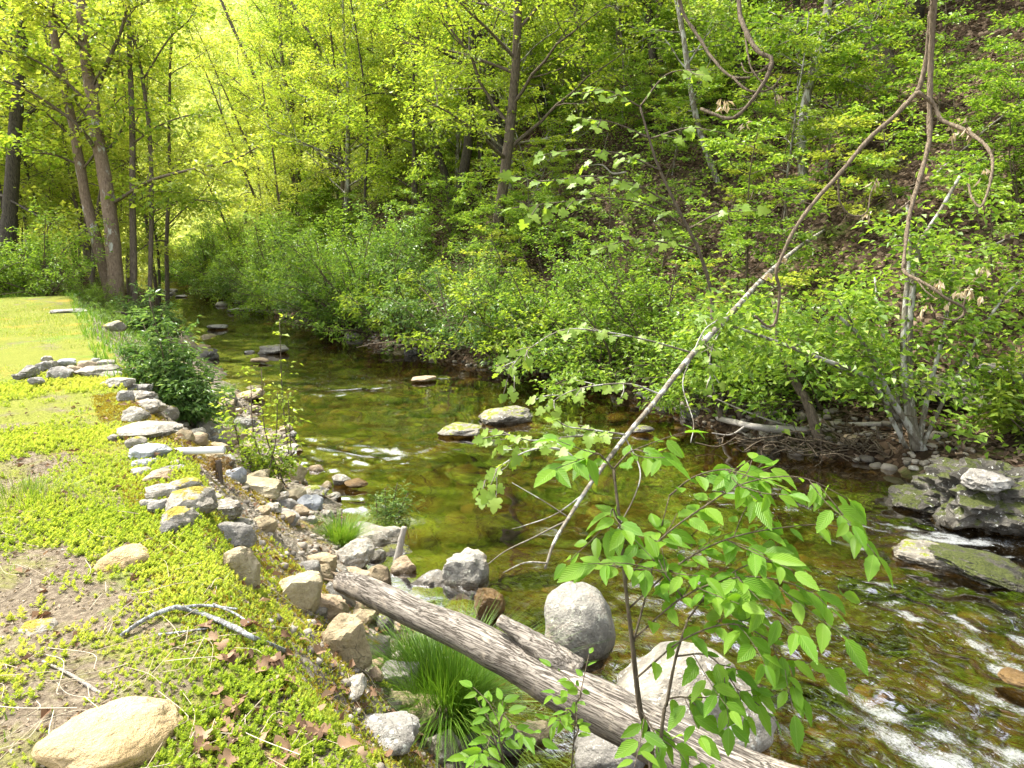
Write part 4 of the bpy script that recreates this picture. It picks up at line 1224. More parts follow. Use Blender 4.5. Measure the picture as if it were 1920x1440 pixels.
hero_tree('sycamore_tree', 'brown trunk leaning left just beside the thick forked trunk of the lawn clump', 'tree',
          [(207, 552), (186, 470), (165, 390), (150, 310), (138, 240), (120, 160), (102, 70), (94, -10), (86, -160)], 22, 11,
          [(5, [(150, 310), (100, 290), (40, 285), (-20, 270)], -1), (5, [(118, 150), (70, 130), (20, 90)], -1), (4, [(105, 80), (140, 30), (170, -30)], 1)], 'bark_plane', 'leaf_spring', 1900, .12, near_lawn(206, 553), 1.0, seed=402)
hero_tree('slender_tree', 'straight slender trunk standing right of the forked trunk at the lawn end', 'tree',
          [(251, 552), (249, 400), (248, 250), (245, 150), (240, 0), (238, -150)], 13, 7, [(4, [(248, 270), (300, 235), (360, 215), (400, 220)], -1), (4, [(247, 380), (300, 360), (340, 362)], -1), (3, [(244, 130), (200, 90), (150, 60)], -1)], 'bark', 'leaf_spring', 1500, .115, near_lawn(252, 554), .9, seed=403)
hero_tree('slender_tree', 'thinnest curving stem of the lawn end clump, nearest the stream', 'tree',
          [(281, 548), (284, 400), (281, 260), (264, 130), (240, 30), (230, -60)], 9, 5, [(4, [(268, 150), (315, 75), (352, 40), (372, 5)], -1), (3, [(284, 400), (340, 375), (410, 380)], -1)], 'bark', 'leaf_spring', 1200, .11, near_lawn(283, 553), .8, seed=404)
hero_tree('old_tree', 'dark trunk at the far left edge beyond the lawn', 'tree', [(10, 500), (18, 400), (28, 250), (38, 120), (45, 0), (48, -150)], 30, 15, [(6, [(30, 230), (90, 190), (150, 170)], 1), (5, [(38, 110), (-10, 60), (-50, 20)], 0), (5, [(0, 365), (80, 410), (150, 450)], -1)], 'bark_dark', 'leaf_yellow', 2200, .125, near_lawn(12, 546), 1.1, seed=405)
for i, (trk, w0, w1, limbs, wood, leaf, nl, lab) in enumerate([
    ([(852, 400), (838, 340), (810, 255), (788, 205), (770, 170), (740, 130), (690, 90)], 17, 8, [(6, [(812, 262), (800, 230), (770, 190), (700, 175), (640, 205)], -1), (5, [(770, 170), (720, 165), (660, 150)], -1)], 'bark_dark', 'leaf_spring', 2600, 'dark crooked trunk leaning left behind the bank bushes'),
    ([(942, 350), (932, 260), (922, 170), (912, 90), (893, 0), (880, -120)], 26, 17, [(8, [(930, 250), (900, 190), (880, 140), (840, 120)], 1), (6, [(915, 110), (960, 50), (1000, 10)], 1)], 'bark_dark', 'leaf_spring', 3200, 'thick dark trunk standing upright in the centre of the hillside wood'),
    ([(968, 255), (960, 150), (950, 70), (945, -60)], 21, 15, [(5, [(955, 110), (990, 60), (1040, 20)], 1)], 'bark', 'leaf_spring', 2400, 'second thick trunk just right of the dark upright trunk'),
    ([(905, 350), (898, 250), (888, 190), (868, 140), (850, 90), (835, 0)], 12, 6, [(5, [(885, 185), (860, 175), (820, 190)], 0)], 'bark_dark', 'leaf_spring', 2000, 'thin crooked black stem left of the dark upright trunk'),
    ([(1508, 372), (1503, 250), (1520, 150), (1540, 80), (1553, 0), (1566, -120)], 19, 13, [(4, [(1520, 150), (1480, 100), (1450, 60)], 0)], 'bark_pale', 'leaf_mid', 1500, 'pale slender trunk rising from the middle of the litter slope'),
    ([(1664, 150), (1645, 90), (1620, 40), (1600, -10), (1570, -90), (1550, -200)], 42, 34, [(9, [(1600, -20), (1640, -90), (1700, -150)], 1)], 'bark', 'leaf_mid', 1500, 'stout ridged trunk leaning left high on the hillside at the top edge'),
    ([(1390, 180), (1380, 60), (1376, -20), (1370, -150)], 24, 19, [(6, [(1380, 60), (1420, 10), (1450, -40)], 0)], 'bark_dark', 'leaf_spring', 2000, 'dark trunk behind the tangle of hanging branches'),
    ([(1505, 190), (1497, 60), (1490, -40), (1480, -160)], 15, 11, [(5, [(1495, 50), (1450, 0), (1420, -30)], 0)], 'bark_dark', 'leaf_mid', 1800, 'narrow dark trunk upslope of the pale slender trunk'),
    ([(585, 430), (548, 330), (512, 235), (480, 150), (440, 60), (405, -20)], 10, 5, [(4, [(500, 205), (440, 150), (400, 120)], 0), (4, [(530, 280), (480, 230), (430, 200)], 0)], 'bark', 'leaf_yellow', 2200, 'slim stem leaning far left over the upper stream'),
    ([(650, 430), (640, 320), (622, 190), (600, 100), (560, 30), (530, -20)], 12, 6, [(4, [(610, 140), (560, 90), (520, 60)], 0)], 'bark', 'leaf_spring', 2200, 'slim upright trunk between the leaning stem and the dark crooked trunk'),
    ([(1345, 340), (1305, 220), (1280, 60), (1262, -40)], 12, 9, [(4, [(1290, 120), (1330, 60), (1370, 20)], 0)], 'bark_pale', 'leaf_mid', 1500, 'pale leaning stem left of the hanging branches'),
    ([(1235, 250), (1225, 120), (1215, 0), (1210, -90)], 16, 13, [], 'bark_dark', 'leaf_spring', 1800, 'dark ridge trunk against the pale sky right of centre'),
    ([(1085, 260), (1095, 150), (1085, 60), (1070, -40)], 11, 9, [], 'bark', 'leaf_spring', 1600, 'thin ridge trunk against the pale sky near the centre')]):
    hero_tree('forest_tree', lab, 'tree', trk, w0, w1, limbs, wood, leaf, nl, .10, None, 1.1, 9, 420 + i, .2)

# multi-stemmed shrub on the right bank
def stems_thing(name, label, cat, base, stems, wood, leaf, nleaf, lsize, seed, twigL=.7, spread=.14, ntw=8, leafname='foliage', wr=.6):
    P = Plant(seed)
    for w_, pts, dt in stems:
        Q = px_line(pts, depth(base) if pts is not None else 0, dt)
        P.wood.tube(Q, radii(Q, w_, max(w_ * .35, 2)), 7, rough=.08, seed=seed)
        P.twigs(Q, twigL, .007, ntw, 1, .9, .5, .25)
    root = thing(name, label, cat, tuple(base))
    parts = [('stems', P.wood.mesh('stems'), wood), ('branches', P.bough.mesh('branches'), 'twig')]
    if nleaf: parts.append((leafname, P.crown(nleaf, lsize, spread, .6, wr).mesh(leafname, smooth=False), leaf))
    for nm, me, m in parts:
        me.transform(Matrix.Translation(-Vector(base)))
        me.materials.append(M[m])
        link(nm, me, root)
    return root
gS = ground(1728, 842)
stems_thing('streamside_shrub', 'large many stemmed shrub fanning out from the right bank below the hanging branches', 'shrub', gS,
            [(17, [(1720, 845), (1706, 740), (1704, 640), (1712, 540), (1725, 460), (1760, 400), (1800, 330)], .2), (15, [(1716, 845), (1698, 740), (1694, 640), (1700, 540), (1706, 470), (1700, 380)], 0),
             (15, [(1735, 850), (1705, 800), (1670, 745), (1640, 680), (1610, 630), (1570, 590)], -.5), (12, [(1690, 790), (1620, 705), (1545, 675), (1440, 635), (1340, 600)], -1.2),
             (11, [(1722, 835), (1740, 740), (1765, 640), (1780, 560), (1790, 480)], .2), (9, [(1728, 840), (1765, 760), (1830, 640), (1880, 560), (1930, 510)], -.2),
             (9, [(1700, 840), (1660, 760), (1640, 690), (1600, 610), (1570, 560)], -.3), (8, [(1690, 830), (1680, 720), (1650, 600), (1640, 520)], .4), (7, [(1600, 705), (1500, 650), (1400, 600), (1300, 590)], -.6)],
            'bark_pale', 'leaf_mid', 5200, .088, 501, .75)
for i, (pts, w_, lab) in enumerate([([(1537, 832), (1515, 760), (1485, 705), (1462, 650), (1450, 560)], 22, 'bare brown leaning trunk rising from the debris pile on the right bank'),
                                  ([(1440, 795), (1418, 730), (1395, 660), (1380, 600)], 13, 'thin brown stem leaning left of the bare trunk on the right bank'),
                                  ([(1392, 785), (1365, 730), (1340, 680), (1300, 620)], 14, 'crooked brown stem behind the driftwood poles on the right bank'),
                                  ([(1358, 795), (1340, 745), (1325, 700), (1310, 640)], 14, 'leftmost brown stem beside the driftwood poles')]):
    g = ground(*pts[0])
    stems_thing('alder_stem', lab, 'shrub', g, [(w_, pts, .2)], 'bark', 'leaf_mid', 900, .085, 520 + i, .8, .15, 7)
def bare(name, label, cat, runs, mat, group=None, sides=7, rough=.1, extra=None):
    """a piece of bare wood: runs of (w0, w1, points with depth)"""
    mb = MB()
    Q0 = None
    for w0, w1, pts in runs:
        Q = smooth([at(*p) for p in pts], 6)
        if Q0 is None: Q0 = Q[0].copy()
        mb.tube(Q, radii(Q, w0, w1), sides, rough=rough, seed=len(pts))
    me = mb.mesh(name, M[mat])
    me.transform(Matrix.Translation(-Vector(Q0)))
    return tag(link(name, me, None, Q0), label, cat, group)
def gd(px, py, up=0.0):                       # depth of the ground below that point of the photograph
    g = ground(px, py)
    return depth(g) - up
d1, d2, d3, d4 = gd(1285, 770), gd(1510, 806), gd(1440, 800), gd(1650, 800)
bare('driftwood_pole', 'grey bare pole slanting along the right bank waterline', 'driftwood', [(9, 16, [(1270, 762, d1 - .3), (1330, 780, d1 - .25), (1400, 797, d2 - .15), (1460, 806, d2 - .1), (1515, 808, d2 - .05)]), (4, 2, [(1400, 797, d2 - .15), (1370, 815, d2 - .2), (1335, 812, d2 - .25)])], 'wood_grey')
bare('driftwood_pole', 'long level grey pole lying in front of the many stemmed shrub', 'driftwood', [(10, 9, [(1430, 802, d3 - .25), (1500, 802, d3 - .2), (1560, 797, d3 - .2), (1652, 795, d4 - .1)]), (4, 2, [(1500, 802, d3 - .2), (1450, 790, d3 - .3), (1395, 770, d3 - .3), (1330, 742, d3 - .3)])], 'wood_grey')
# drift debris caught against the bank
gD = ground(1545, 846)
mb = MB()
for k in range(190):
    c = gD + np.array([rng.normal() * .55, rng.normal() * .16, abs(rng.normal()) * .12 + .02])
    d = unit(rng.normal(size=3) * np.array([1, .6, .35]))
    l = rng.uniform(.12, .55)
    mb.tube(smooth([c - d * l / 2, c + rng.normal(size=3) * .05, c + d * l / 2], 3), rng.uniform(.003, .011), 4, cap=False)
tag(link('drift_debris', mb.mesh('drift_debris', M['twig'])), 'tangled pile of brown roots and twigs at the right bank waterline', 'debris pile')

# ------------------------------------------------------------------ leaves built one by one
def ovate_leaf(L, W, curl, fold, rows=10, serr=.06, name='leaf'):
    t = np.linspace(0, 1, rows + 1)
    wd = np.sin(np.pi * np.clip(t, 0, 1) ** .82) ** .85 * (1 - .25 * t)
    wd[0], wd[-1] = .02, 0.0
    wd = wd * W / 2
    wd[1:-1] *= 1 + serr * np.where(np.arange(1, rows) % 2, 1, -1)
    z = -curl * L * t ** 2
    V, UV = [], []
    for i in range(rows + 1):
        for sgn in (-1, 0, 1):
            V.append([t[i] * L, sgn * wd[i], z[i] + (fold * wd[i] if sgn else 0)])
            UV.append([sgn * .5 * wd[i] / (W / 2), t[i]])
    Fc = []
    for i in range(rows):
        for c in (0, 1):
            Fc.append([i * 3 + c, (i + 1) * 3 + c, (i + 1) * 3 + c + 1, i * 3 + c + 1])
    return MB().add(V, Fc, .5, UV)
LOBE = [(0, 0), (-.10, .26), (-.02, .38), (.12, .50), (.30, .40), (.38, .30), (.46, .50), (.62, .44), (.60, .24), (.78, .22), (1.0, 0.0)]
def lobed_leaf(curl, fold):
    pts = LOBE[1:] + [(x, -y) for x, y in LOBE[-2:0:-1]]
    c = [.42, 0, 0]
    V = [c, [0, 0, 0]] + [[x, y, fold * abs(y) - curl * x * x] for x, y in pts]
    n = len(pts)
    Fc = [[0, 2 + i, 3 + i] for i in range(n - 1)] + [[0, 1, 2], [0, 2 + n - 1, 1]]
    Fc = [[a, c_, b] for a, b, c_ in Fc]
    return MB().add(V, Fc, .5, [[y, x] for x, y, z in V])
def variants(maker, mat, n=5, seed=3):
    r = np.random.default_rng(seed)
    out = []
    for k in range(n):
        mb = maker(r)
        mb.r = [np.full(mb.n, (k + .5) / n)]
        out.append(mb.mesh('leaf', M[mat]))
    return out
ELM = variants(lambda r: ovate_leaf(1.0, r.uniform(.46, .55), r.uniform(.05, .30), r.uniform(.10, .40)), 'leaf_elm', 6)
LOB = variants(lambda r: lobed_leaf(r.uniform(.05, .3), r.uniform(0, .35)), 'leaf_lobed', 5)
LEAFN, REST = {}, {}
def put_leaf(me, base, axis_, nrm, size, parent, origin):
    x = Vector(unit(axis_)); n = Vector(nrm)
    y = n.cross(x).normalized()
    z = x.cross(y)
    m = Matrix((x, y, z)).transposed().to_4x4()
    LEAFN[parent.name] = LEAFN.get(parent.name, 0) + 1
    if LEAFN[parent.name] > 300:                  # past the limit the rest share one mesh
        v = np.empty(len(me.vertices) * 3)
        me.vertices.foreach_get('co', v)
        T_ = np.array(Matrix.Translation(Vector(base) - Vector(origin)) @ m @ Matrix.Diagonal((size, size, size, 1)))
        v = v.reshape(-1, 3) @ T_[:3, :3].T + T_[:3, 3]
        REST.setdefault(parent.name, (me, []))[1].append((v, me))
        return None
    o = link('leaf', me, parent)
    o.matrix_local = Matrix.Translation(Vector(base) - Vector(origin)) @ m @ Matrix.Diagonal((size, size, size, 1))
    return o
def leafy(P, root, origin, protos, size, step, rng, start=.15, down=.3, side_w=.9, cam_n=.55, pet=None, tip=True):
    """leaves set alternately along the line P"""
    seg = np.linalg.norm(np.diff(P, axis=0), axis=1)
    cum = np.concatenate([[0], np.cumsum(seg)])
    d = cum[-1] * start
    sgn = 1
    while d < cum[-1] or tip:
        last = d >= cum[-1]
        dd = min(d, cum[-1])
        p = np.array([np.interp(dd, cum, P[:, c]) for c in range(3)])
        i = min(np.searchsorted(cum, dd, 'right'), len(P) - 1)
        t = unit(P[i] - P[i - 1])
        sd = unit(np.cross(t, [0, 0, 1.0]))
        ax = unit(t * (1.0 if last else .55) + sd * sgn * (0 if last else side_w) * rng.uniform(.6, 1.1) + np.array([0, 0, -down]) * rng.uniform(.3, 1.5) + rng.normal(size=3) * .18)
        nr = unit(np.array([0, -cam_n, 1.0]) + rng.normal(size=3) * .35)
        sz = size * rng.uniform(.62, 1.12) * (1.0 if not last else 1.1)
        put_leaf(protos[rng.integers(len(protos))], p + (ax * size * .10), ax, nr, sz, root, origin)
        if last: break
        sgn = -sgn
        d += step * rng.uniform(.7, 1.3)
def leafy_thing(name, label, cat, base, wood_runs, leaf_runs, wood, protos, size, step, seed, down=.3, woodname='stems', cam_n=.55):
    r = np.random.default_rng(seed)
    root = thing(name, label, cat, tuple(base))
    mb = MB()
    for w0, w1, pts in wood_runs:
        Q = smooth([at(*p) if isinstance(p, tuple) else p for p in pts], 6)
        mb.tube(Q, radii(Q, w0, w1), 6, rough=.06, seed=seed)
    LR = []
    for item in leaf_runs:
        Q = smooth([at(*p) for p in item], 6)
        mb.tube(Q, radii(Q, 4.0, 1.6), 5)
        LR.append(Q)
        seg = len(Q)
        for k in range(int(seg / 4)):                      # short side twigs
            i = int(r.uniform(.15, .9) * (seg - 1))
            t = unit(Q[min(i + 1, seg - 1)] - Q[i - 1])
            sd = unit(np.cross(t, [0, 0, 1.0])) * (1 if k % 2 else -1)
            e = Q[i] + unit(t * .7 + sd * .8 + r.normal(size=3) * .2 + np.array([0, 0, -.2])) * size * r.uniform(1.6, 3.0)
            q = smooth([Q[i], (Q[i] + e) / 2 + r.normal(size=3) * .01, e], 3)
            mb.tube(q, radii(q, 2.2, 1.3), 4, cap=False)
            LR.append(q)
    me = mb.mesh(woodname)
    me.transform(Matrix.Translation(-Vector(base)))
    me.materials.append(M[wood])
    link(woodname, me, root)
    for q in LR: leafy(q, root, base, protos, size, step, r, down=down, cam_n=cam_n)
    if root.name in REST:
        mb = MB()
        for v, me_ in REST[root.name][1]:
            ly = np.empty(len(me_.loops) * 2)
            me_.uv_layers[0].data.foreach_get('uv', ly)
            uvv = np.zeros((len(v), 2))
            li = np.array([l.vertex_index for l in me_.loops])
            uvv[li] = ly.reshape(-1, 2)
            fs = [tuple(p.vertices) for p in me_.polygons]
            for k_ in (3, 4):
                f_ = [f for f in fs if len(f) == k_]
                if f_: mb.add(v, f_, r.random(), uvv)
        tag(link('more_leaves', mb.mesh('more_leaves', protos[0].materials[0]), root), kind='stuff')
    return root
# the elm sapling in front, right of the log
gE = ground(1230, 1500)
gE = np.array([on(1225, 1470, -.35)[0], on(1225, 1470, -.35)[1], 0]); gE[2] = Hs(gE[0], gE[1])
T0 = 2.25
elm = leafy_thing('elm_sapling', 'leafy sapling with big bright toothed leaves in front of the fallen log', 'sapling', gE,
    [(13, 5, [gE, (1222, 1440, T0 + .1), (1200, 1330, T0 + .05), (1186, 1210, T0), (1172, 1090, T0), (1162, 980, T0 + .05), (1150, 880, T0 + .1)]),
     (9, 4, [gE, (1238, 1400, T0), (1252, 1310, T0 - .05), (1268, 1230, T0 - .05), (1290, 1160, T0)]),
     (5, 2, [(1186, 1210, T0), (1215, 1100, T0 + .05), (1235, 1010, T0 + .1), (1255, 930, T0 + .1)])],
    [[(1172, 1090, T0), (1240, 1010, T0 - .02), (1320, 950, T0 - .05), (1400, 905, T0 - .08), (1500, 895, T0 - .12), (1590, 935, T0 - .14)],
     [(1180, 1140, T0), (1270, 1060, T0 - .05), (1360, 1012, T0 - .08), (1460, 990, T0 - .1), (1560, 985, T0 - .12), (1612, 1015, T0 - .14)],
     [(1186, 1200, T0), (1280, 1120, T0 - .1), (1370, 1085, T0 - .14), (1450, 1085, T0 - .16), (1520, 1110, T0 - .18), (1550, 1135, T0 - .2)],
     [(1195, 1270, T0), (1280, 1200, T0 - .1), (1370, 1170, T0 - .16), (1440, 1200, T0 - .2), (1480, 1250, T0 - .22), (1490, 1290, T0 - .24)],
     [(1268, 1230, T0 - .05), (1330, 1230, T0 - .1), (1380, 1290, T0 - .15), (1395, 1340, T0 - .18)],
     [(1252, 1310, T0 - .05), (1290, 1310, T0 - .1), (1340, 1360, T0 - .15)],
     [(1255, 930, T0 + .1), (1300, 895, T0 + .05), (1360, 880, T0), (1420, 890, T0)],
     [(1290, 1160, T0), (1340, 1100, T0 - .05), (1400, 1060, T0 - .1), (1470, 1050, T0 - .12)],
     [(1150, 880, T0 + .1), (1120, 850, T0 + .1), (1085, 862, T0 + .1)], [(1150, 880, T0 + .1), (1185, 845, T0 + .08), (1215, 850, T0 + .05)],
     [(1162, 980, T0 + .05), (1148, 955, T0 + .02), (1142, 990, T0)], [(1200, 1330, T0 + .05), (1225, 1370, T0), (1235, 1410, T0 - .05)], [(1280, 1120, T0 - .1), (1250, 1080, T0 - .1), (1235, 1050, T0 - .08)]],
    'twig', ELM, .086, .037, 71, down=.36)
leafy_thing('elm_sprout', 'small leafy sprout at the bottom edge below the log', 'sapling', ground(950, 1438), [(5, 3, [(955, 1500, 2.55), (945, 1430, 2.5), (935, 1380, 2.5)])],
            [[(945, 1430, 2.5), (925, 1390, 2.48), (905, 1375, 2.46)], [(940, 1400, 2.5), (960, 1360, 2.5), (985, 1385, 2.48)], [(935, 1380, 2.5), (940, 1345, 2.5), (950, 1335, 2.5)], [(948, 1440, 2.5), (930, 1425, 2.45), (905, 1420, 2.45)]], 'twig', ELM, .062, .05, 72, down=.3)
leafy_thing('elm_sprout', 'small leafy sprout growing up in front of the middle of the log', 'sapling', ground(1070, 1420), [(4, 2, [(1068, 1480, 2.75), (1075, 1400, 2.7), (1080, 1320, 2.7)])],
            [[(1078, 1345, 2.7), (1065, 1330, 2.7), (1050, 1345, 2.68)], [(1080, 1320, 2.7), (1090, 1300, 2.7), (1080, 1290, 2.7)], [(1076, 1390, 2.7), (1085, 1365, 2.7), (1075, 1350, 2.65)]], 'twig', ELM, .06, .05, 73)
# the pale limb leaning over the stream with lobed leaves
gl = ground(1545, 432)
limb = leafy_thing('leaning_sycamore', 'pale bare limb leaning down across the stream with sparse bright lobed leaves', 'tree', gl,
    [(5, 12, [gl, (1500, 462, depth(gl) - 2.0), (1440, 513, 8.8), (1378, 580, 7.6)]), (13, 5, [(1378, 580, 7.6), (1300, 662, 6.4), (1232, 748, 5.6), (1172, 820, 5.0), (1110, 903, 4.5), (1070, 965, 4.2), (1040, 1015, 4.0), (1022, 1066, 3.9)]),
     (4, 2, [(1066, 975, 4.2), (1035, 990, 4.15), (1000, 1008, 4.1), (950, 1032, 4.1), (912, 1060, 4.1)]), (4, 2, [(1028, 1056, 3.9), (985, 1055, 3.9), (943, 1074, 3.9)]), (3, 1.5, [(1090, 930, 4.4), (1040, 965, 4.35), (985, 985, 4.3), (960, 992, 4.3)]),
     (3, 2, [(1172, 820, 5.0), (1200, 880, 4.9), (1190, 930, 4.8), (1155, 1000, 4.7), (1140, 1065, 4.6)]), (3, 1.5, [(1066, 970, 4.2), (1020, 940, 4.2), (960, 905, 4.2)]), (3, 1.5, [(1300, 662, 6.4), (1280, 720, 6.2), (1300, 790, 6.0), (1295, 830, 5.9)])],
    [[(1300, 662, 6.4), (1210, 637, 6.2), (1130, 622, 6.0), (1060, 618, 5.9), (1005, 645, 5.8), (962, 685, 5.7), (944, 740, 5.7)],
     [(1240, 740, 5.7), (1180, 720, 5.6), (1110, 724, 5.5), (1060, 738, 5.4), (1020, 765, 5.3)],
     [(1172, 815, 5.0), (1110, 806, 4.9), (1065, 800, 4.9), (1040, 785, 4.8)],
     [(1112, 900, 4.5), (1060, 846, 4.5), (1000, 843, 4.4), (950, 866, 4.4), (918, 892, 4.4), (896, 918, 4.4)],
     [(1165, 822, 5.0), (1080, 818, 4.9), (1000, 826, 4.8), (950, 815, 4.7), (905, 822, 4.7)],
     [(1378, 580, 7.6), (1340, 640, 7.3), (1330, 690, 7.2), (1340, 740, 7.2)], [(1300, 662, 6.4), (1320, 620, 6.4), (1345, 600, 6.4)]], 'bark_pale', LOB, .080, .095, 81, woodname='limb', cam_n=.9)
# large leaved sycamore boughs in front of the slope
gB = ground(1335, 735)
leafy_thing('young_sycamore', 'young sycamore with pale broad leaves spreading in flat layers before the slope', 'tree', gB,
    [(9, 4, [gB, (1330, 650, 9.6), (1335, 560, 9.5), (1310, 470, 9.3), (1270, 390, 9.2), (1230, 300, 9.1), (1200, 200, 9.1)])],
    [[(1290, 430, 9.3), (1230, 390, 9.1), (1150, 372, 8.9), (1060, 378, 8.7), (960, 390, 8.6)], [(1270, 390, 9.2), (1190, 345, 9.0), (1110, 330, 8.9), (1020, 340, 8.8), (960, 330, 8.7)],
     [(1240, 320, 9.1), (1170, 290, 9.0), (1090, 280, 8.9), (1020, 290, 8.8)], [(1290, 430, 9.3), (1350, 400, 9.1), (1420, 395, 9.0)], [(1220, 260, 9.1), (1150, 230, 9.0), (1080, 220, 8.9)], [(1220, 260, 9.1), (1290, 240, 9.0), (1360, 250, 8.9)],
     [(1200, 200, 9.1), (1140, 170, 9.0), (1090, 175, 8.9)], [(1200, 200, 9.1), (1250, 140, 9.0), (1310, 130, 8.9)], [(1310, 470, 9.3), (1250, 455, 9.2), (1180, 450, 9.0), (1120, 470, 9.0)]], 'bark', LOB, .14, .15, 82, woodname='trunk', cam_n=.9)

# bare branches hanging into the picture from a tree overhead
def hanging(label, runs, husks, t0, mat):
    P0 = at(runs[0][2][0][0], runs[0][2][0][1], t0)
    root = thing('hanging_branch', label, 'branch', tuple(P0))
    mb = MB()
    for w0, w1, pts in runs:
        Q = smooth([at(p[0], p[1], t0 + .25 * math.sin(p[0] * .011 + p[1] * .007)) for p in pts], 7)
        R = radii(Q, w0 * .74, w1 * .72) * (1 + .16 * np.sin(np.arange(len(Q)) * 1.9) * np.sin(np.arange(len(Q)) * .7))
        mb.tube(Q, R, 8, rough=.22, seed=int(pts[0][0]))
        rr_ = np.random.default_rng(int(pts[-1][1]) + 400)
        for i in range(4, len(Q) - 1, 5):             # short side shoots
            d = unit(Q[i + 1] - Q[i] + rr_.normal(size=3) * .05) * .4 + unit(rr_.normal(size=3) * np.array([1, .6, 1])) * .8
            l = rr_.uniform(.03, .14)
            mb.tube(smooth([Q[i], Q[i] + d * l * .5 + rr_.normal(size=3) * .008, Q[i] + d * l], 3), np.linspace(R[i] * .3, R[i] * .12, 7), 4, cap=False)
    me = mb.mesh('branch')
    me.transform(Matrix.Translation(-Vector(P0)))
    me.materials.append(M[mat])
    link('branch', me, root)
    r = np.random.default_rng(int(runs[0][2][0][0]))
    for hx, hy in husks:
        hb = MB()
        c = at(hx, hy, t0 + .25 * math.sin(hx * .011 + hy * .007))
        n = 5
        b = np.repeat(c[None], n, 0) + r.normal(size=(n, 3)) * .012
        leaves(hb, b, r.normal(size=(n, 3)) * .5 + np.array([0, 0, -1.0]), r.normal(size=(n, 3)), r.uniform(.03, .075, n), r.uniform(.012, .026, n), .5, rng=r)
        hm = hb.mesh('dead_leaves', M['husk'], False)
        hm.transform(Matrix.Translation(-Vector(P0)))
        link('dead_leaves', hm, root)
    return root
hanging('longest bare hanging branch, dropping from the top edge and hooking at its end', [(18, 9, [(1754, -260), (1750, -100), (1750, 0), (1746, 100), (1743, 200), (1742, 265), (1728, 322), (1708, 392), (1701, 430), (1693, 505)]),
         (9, 5, [(1693, 505), (1702, 515), (1740, 535), (1775, 560), (1806, 576), (1806, 590), (1788, 600), (1757, 594)]), (5, 3, [(1708, 375), (1690, 390), (1676, 400)]), (5, 3, [(1720, 525), (1735, 545), (1752, 558)]), (4, 2.5, [(1806, 576), (1812, 550), (1818, 535)])],
        [(1757, 530), (1762, 528), (1815, 540), (1822, 545), (1838, 560), (1845, 505), (1735, 575), (1775, 570), (1800, 550)], 4.4, 'twig_tan')
hanging('curving tan branch sweeping down to the left from beside the longest hanging branch', [(11, 13, [(1745, 20), (1738, 100), (1728, 150), (1720, 172)]), (12, 6, [(1720, 172), (1680, 215), (1630, 260), (1575, 325), (1530, 375), (1490, 430), (1466, 480), (1455, 512), (1462, 545), (1455, 600), (1440, 612), (1415, 592)]),
         (5, 3, [(1572, 335), (1574, 375), (1590, 400), (1614, 405), (1628, 392), (1632, 365), (1645, 335)]), (4, 2.5, [(1462, 545), (1440, 530), (1420, 518)])], [(1470, 480), (1436, 515), (1640, 340), (1628, 400)], 4.5, 'twig_tan')
hanging('hooked twig arching to the right edge with papery dead leaves', [(11, 5, [(1720, 172), (1750, 195), (1766, 225), (1800, 240), (1840, 265), (1860, 295), (1858, 335), (1850, 365), (1838, 388), (1822, 370), (1816, 345)])], [(1785, 230), (1800, 235), (1812, 240), (1818, 248), (1846, 322), (1790, 250)], 4.35, 'twig_tan')
hanging('tangled dark hanging branches left of the long one, curling back on themselves', [(13, 8, [(1380, -200), (1385, 0), (1395, 50), (1420, 95), (1446, 110), (1440, 140), (1424, 168), (1400, 200), (1372, 222), (1338, 214), (1314, 204)]),
         (10, 6, [(1262, -60), (1280, 20), (1310, 70), (1338, 112), (1370, 143), (1406, 146)]), (7, 4, [(1374, 145), (1396, 166), (1420, 172), (1446, 166), (1466, 143)]), (5, 3, [(1395, 50), (1402, 100), (1410, 130), (1432, 158), (1452, 172), (1454, 200)]), (4, 2.5, [(1400, 200), (1385, 205), (1370, 204)]), (5, 3, [(1446, 115), (1435, 128), (1418, 135), (1398, 135), (1390, 118)])],
        [(1350, 185), (1355, 200), (1362, 190), (1395, 232), (1458, 180)], 5.2, 'twig')

# ------------------------------------------------------------------ the fallen log
LA, LB_ = at(640, 1090, 4.35), on(1255, 1382, -.57)
ax = LB_ - LA
LC = LB_ + ax * .42
Llen = np.linalg.norm(LC - LA)
logroot = thing('fallen_log', 'weathered grey log with a broken branch stub lying from the bank across the boulders', 'log', tuple(LA))
q = unit(ax)
logroot.rotation_mode = 'QUATERNION'
logroot.rotation_quaternion = Vector(q).to_track_quat('X', 'Z')
t = NT('log_bark')
uv = t.n('ShaderNodeUVMap').outputs[0]
mp = t.n('ShaderNodeMapping'); t.l(uv, mp.inputs[0]); mp.inputs['Scale'].default_value = (26, 4.2, 1)
v3 = t.coord('Object', (1.0, 9, 9))
nz = t.noise(v3, 5.0, 5, .65, 1.2)
n2_ = t.noise(t.coord('Object', (1.5, 40, 40)), 2.4, 4, .6, .9)
rid = t.math('ABSOLUTE', t.math('SUBTRACT', n2_, .5))
fur = t.ramp(t.math('ADD', rid, t.math('MULTIPLY', t.math('SUBTRACT', nz, .5), .10)), [(.0, 0), (.055, 1)])
col = t.mix(fur, (.085, .07, .055), t.ramp(nz, [(.3, (.20, .172, .14)), (.7, (.37, .33, .28))]))
col = t.mix(t.ramp(t.noise(t.coord('Object'), 7, 4, .6), [(.58, 0), (.68, .7)]), col, (.55, .47, .37))
M['log'] = t.done(t.bsdf(col, .9, .15, t.bump(fur, .9, .012)))
xs = np.linspace(0, Llen, 60)
rad = np.interp(xs / Llen, [0, .05, .5, .75, 1], [.062, .074, .108, .128, .138])
bend = .03 * np.sin(xs * 2.0) + .008 * np.sin(xs * 7)
mb = MB().tube(np.stack([xs, bend * 0, bend], 1), rad, 40, rough=.10, seed=6)
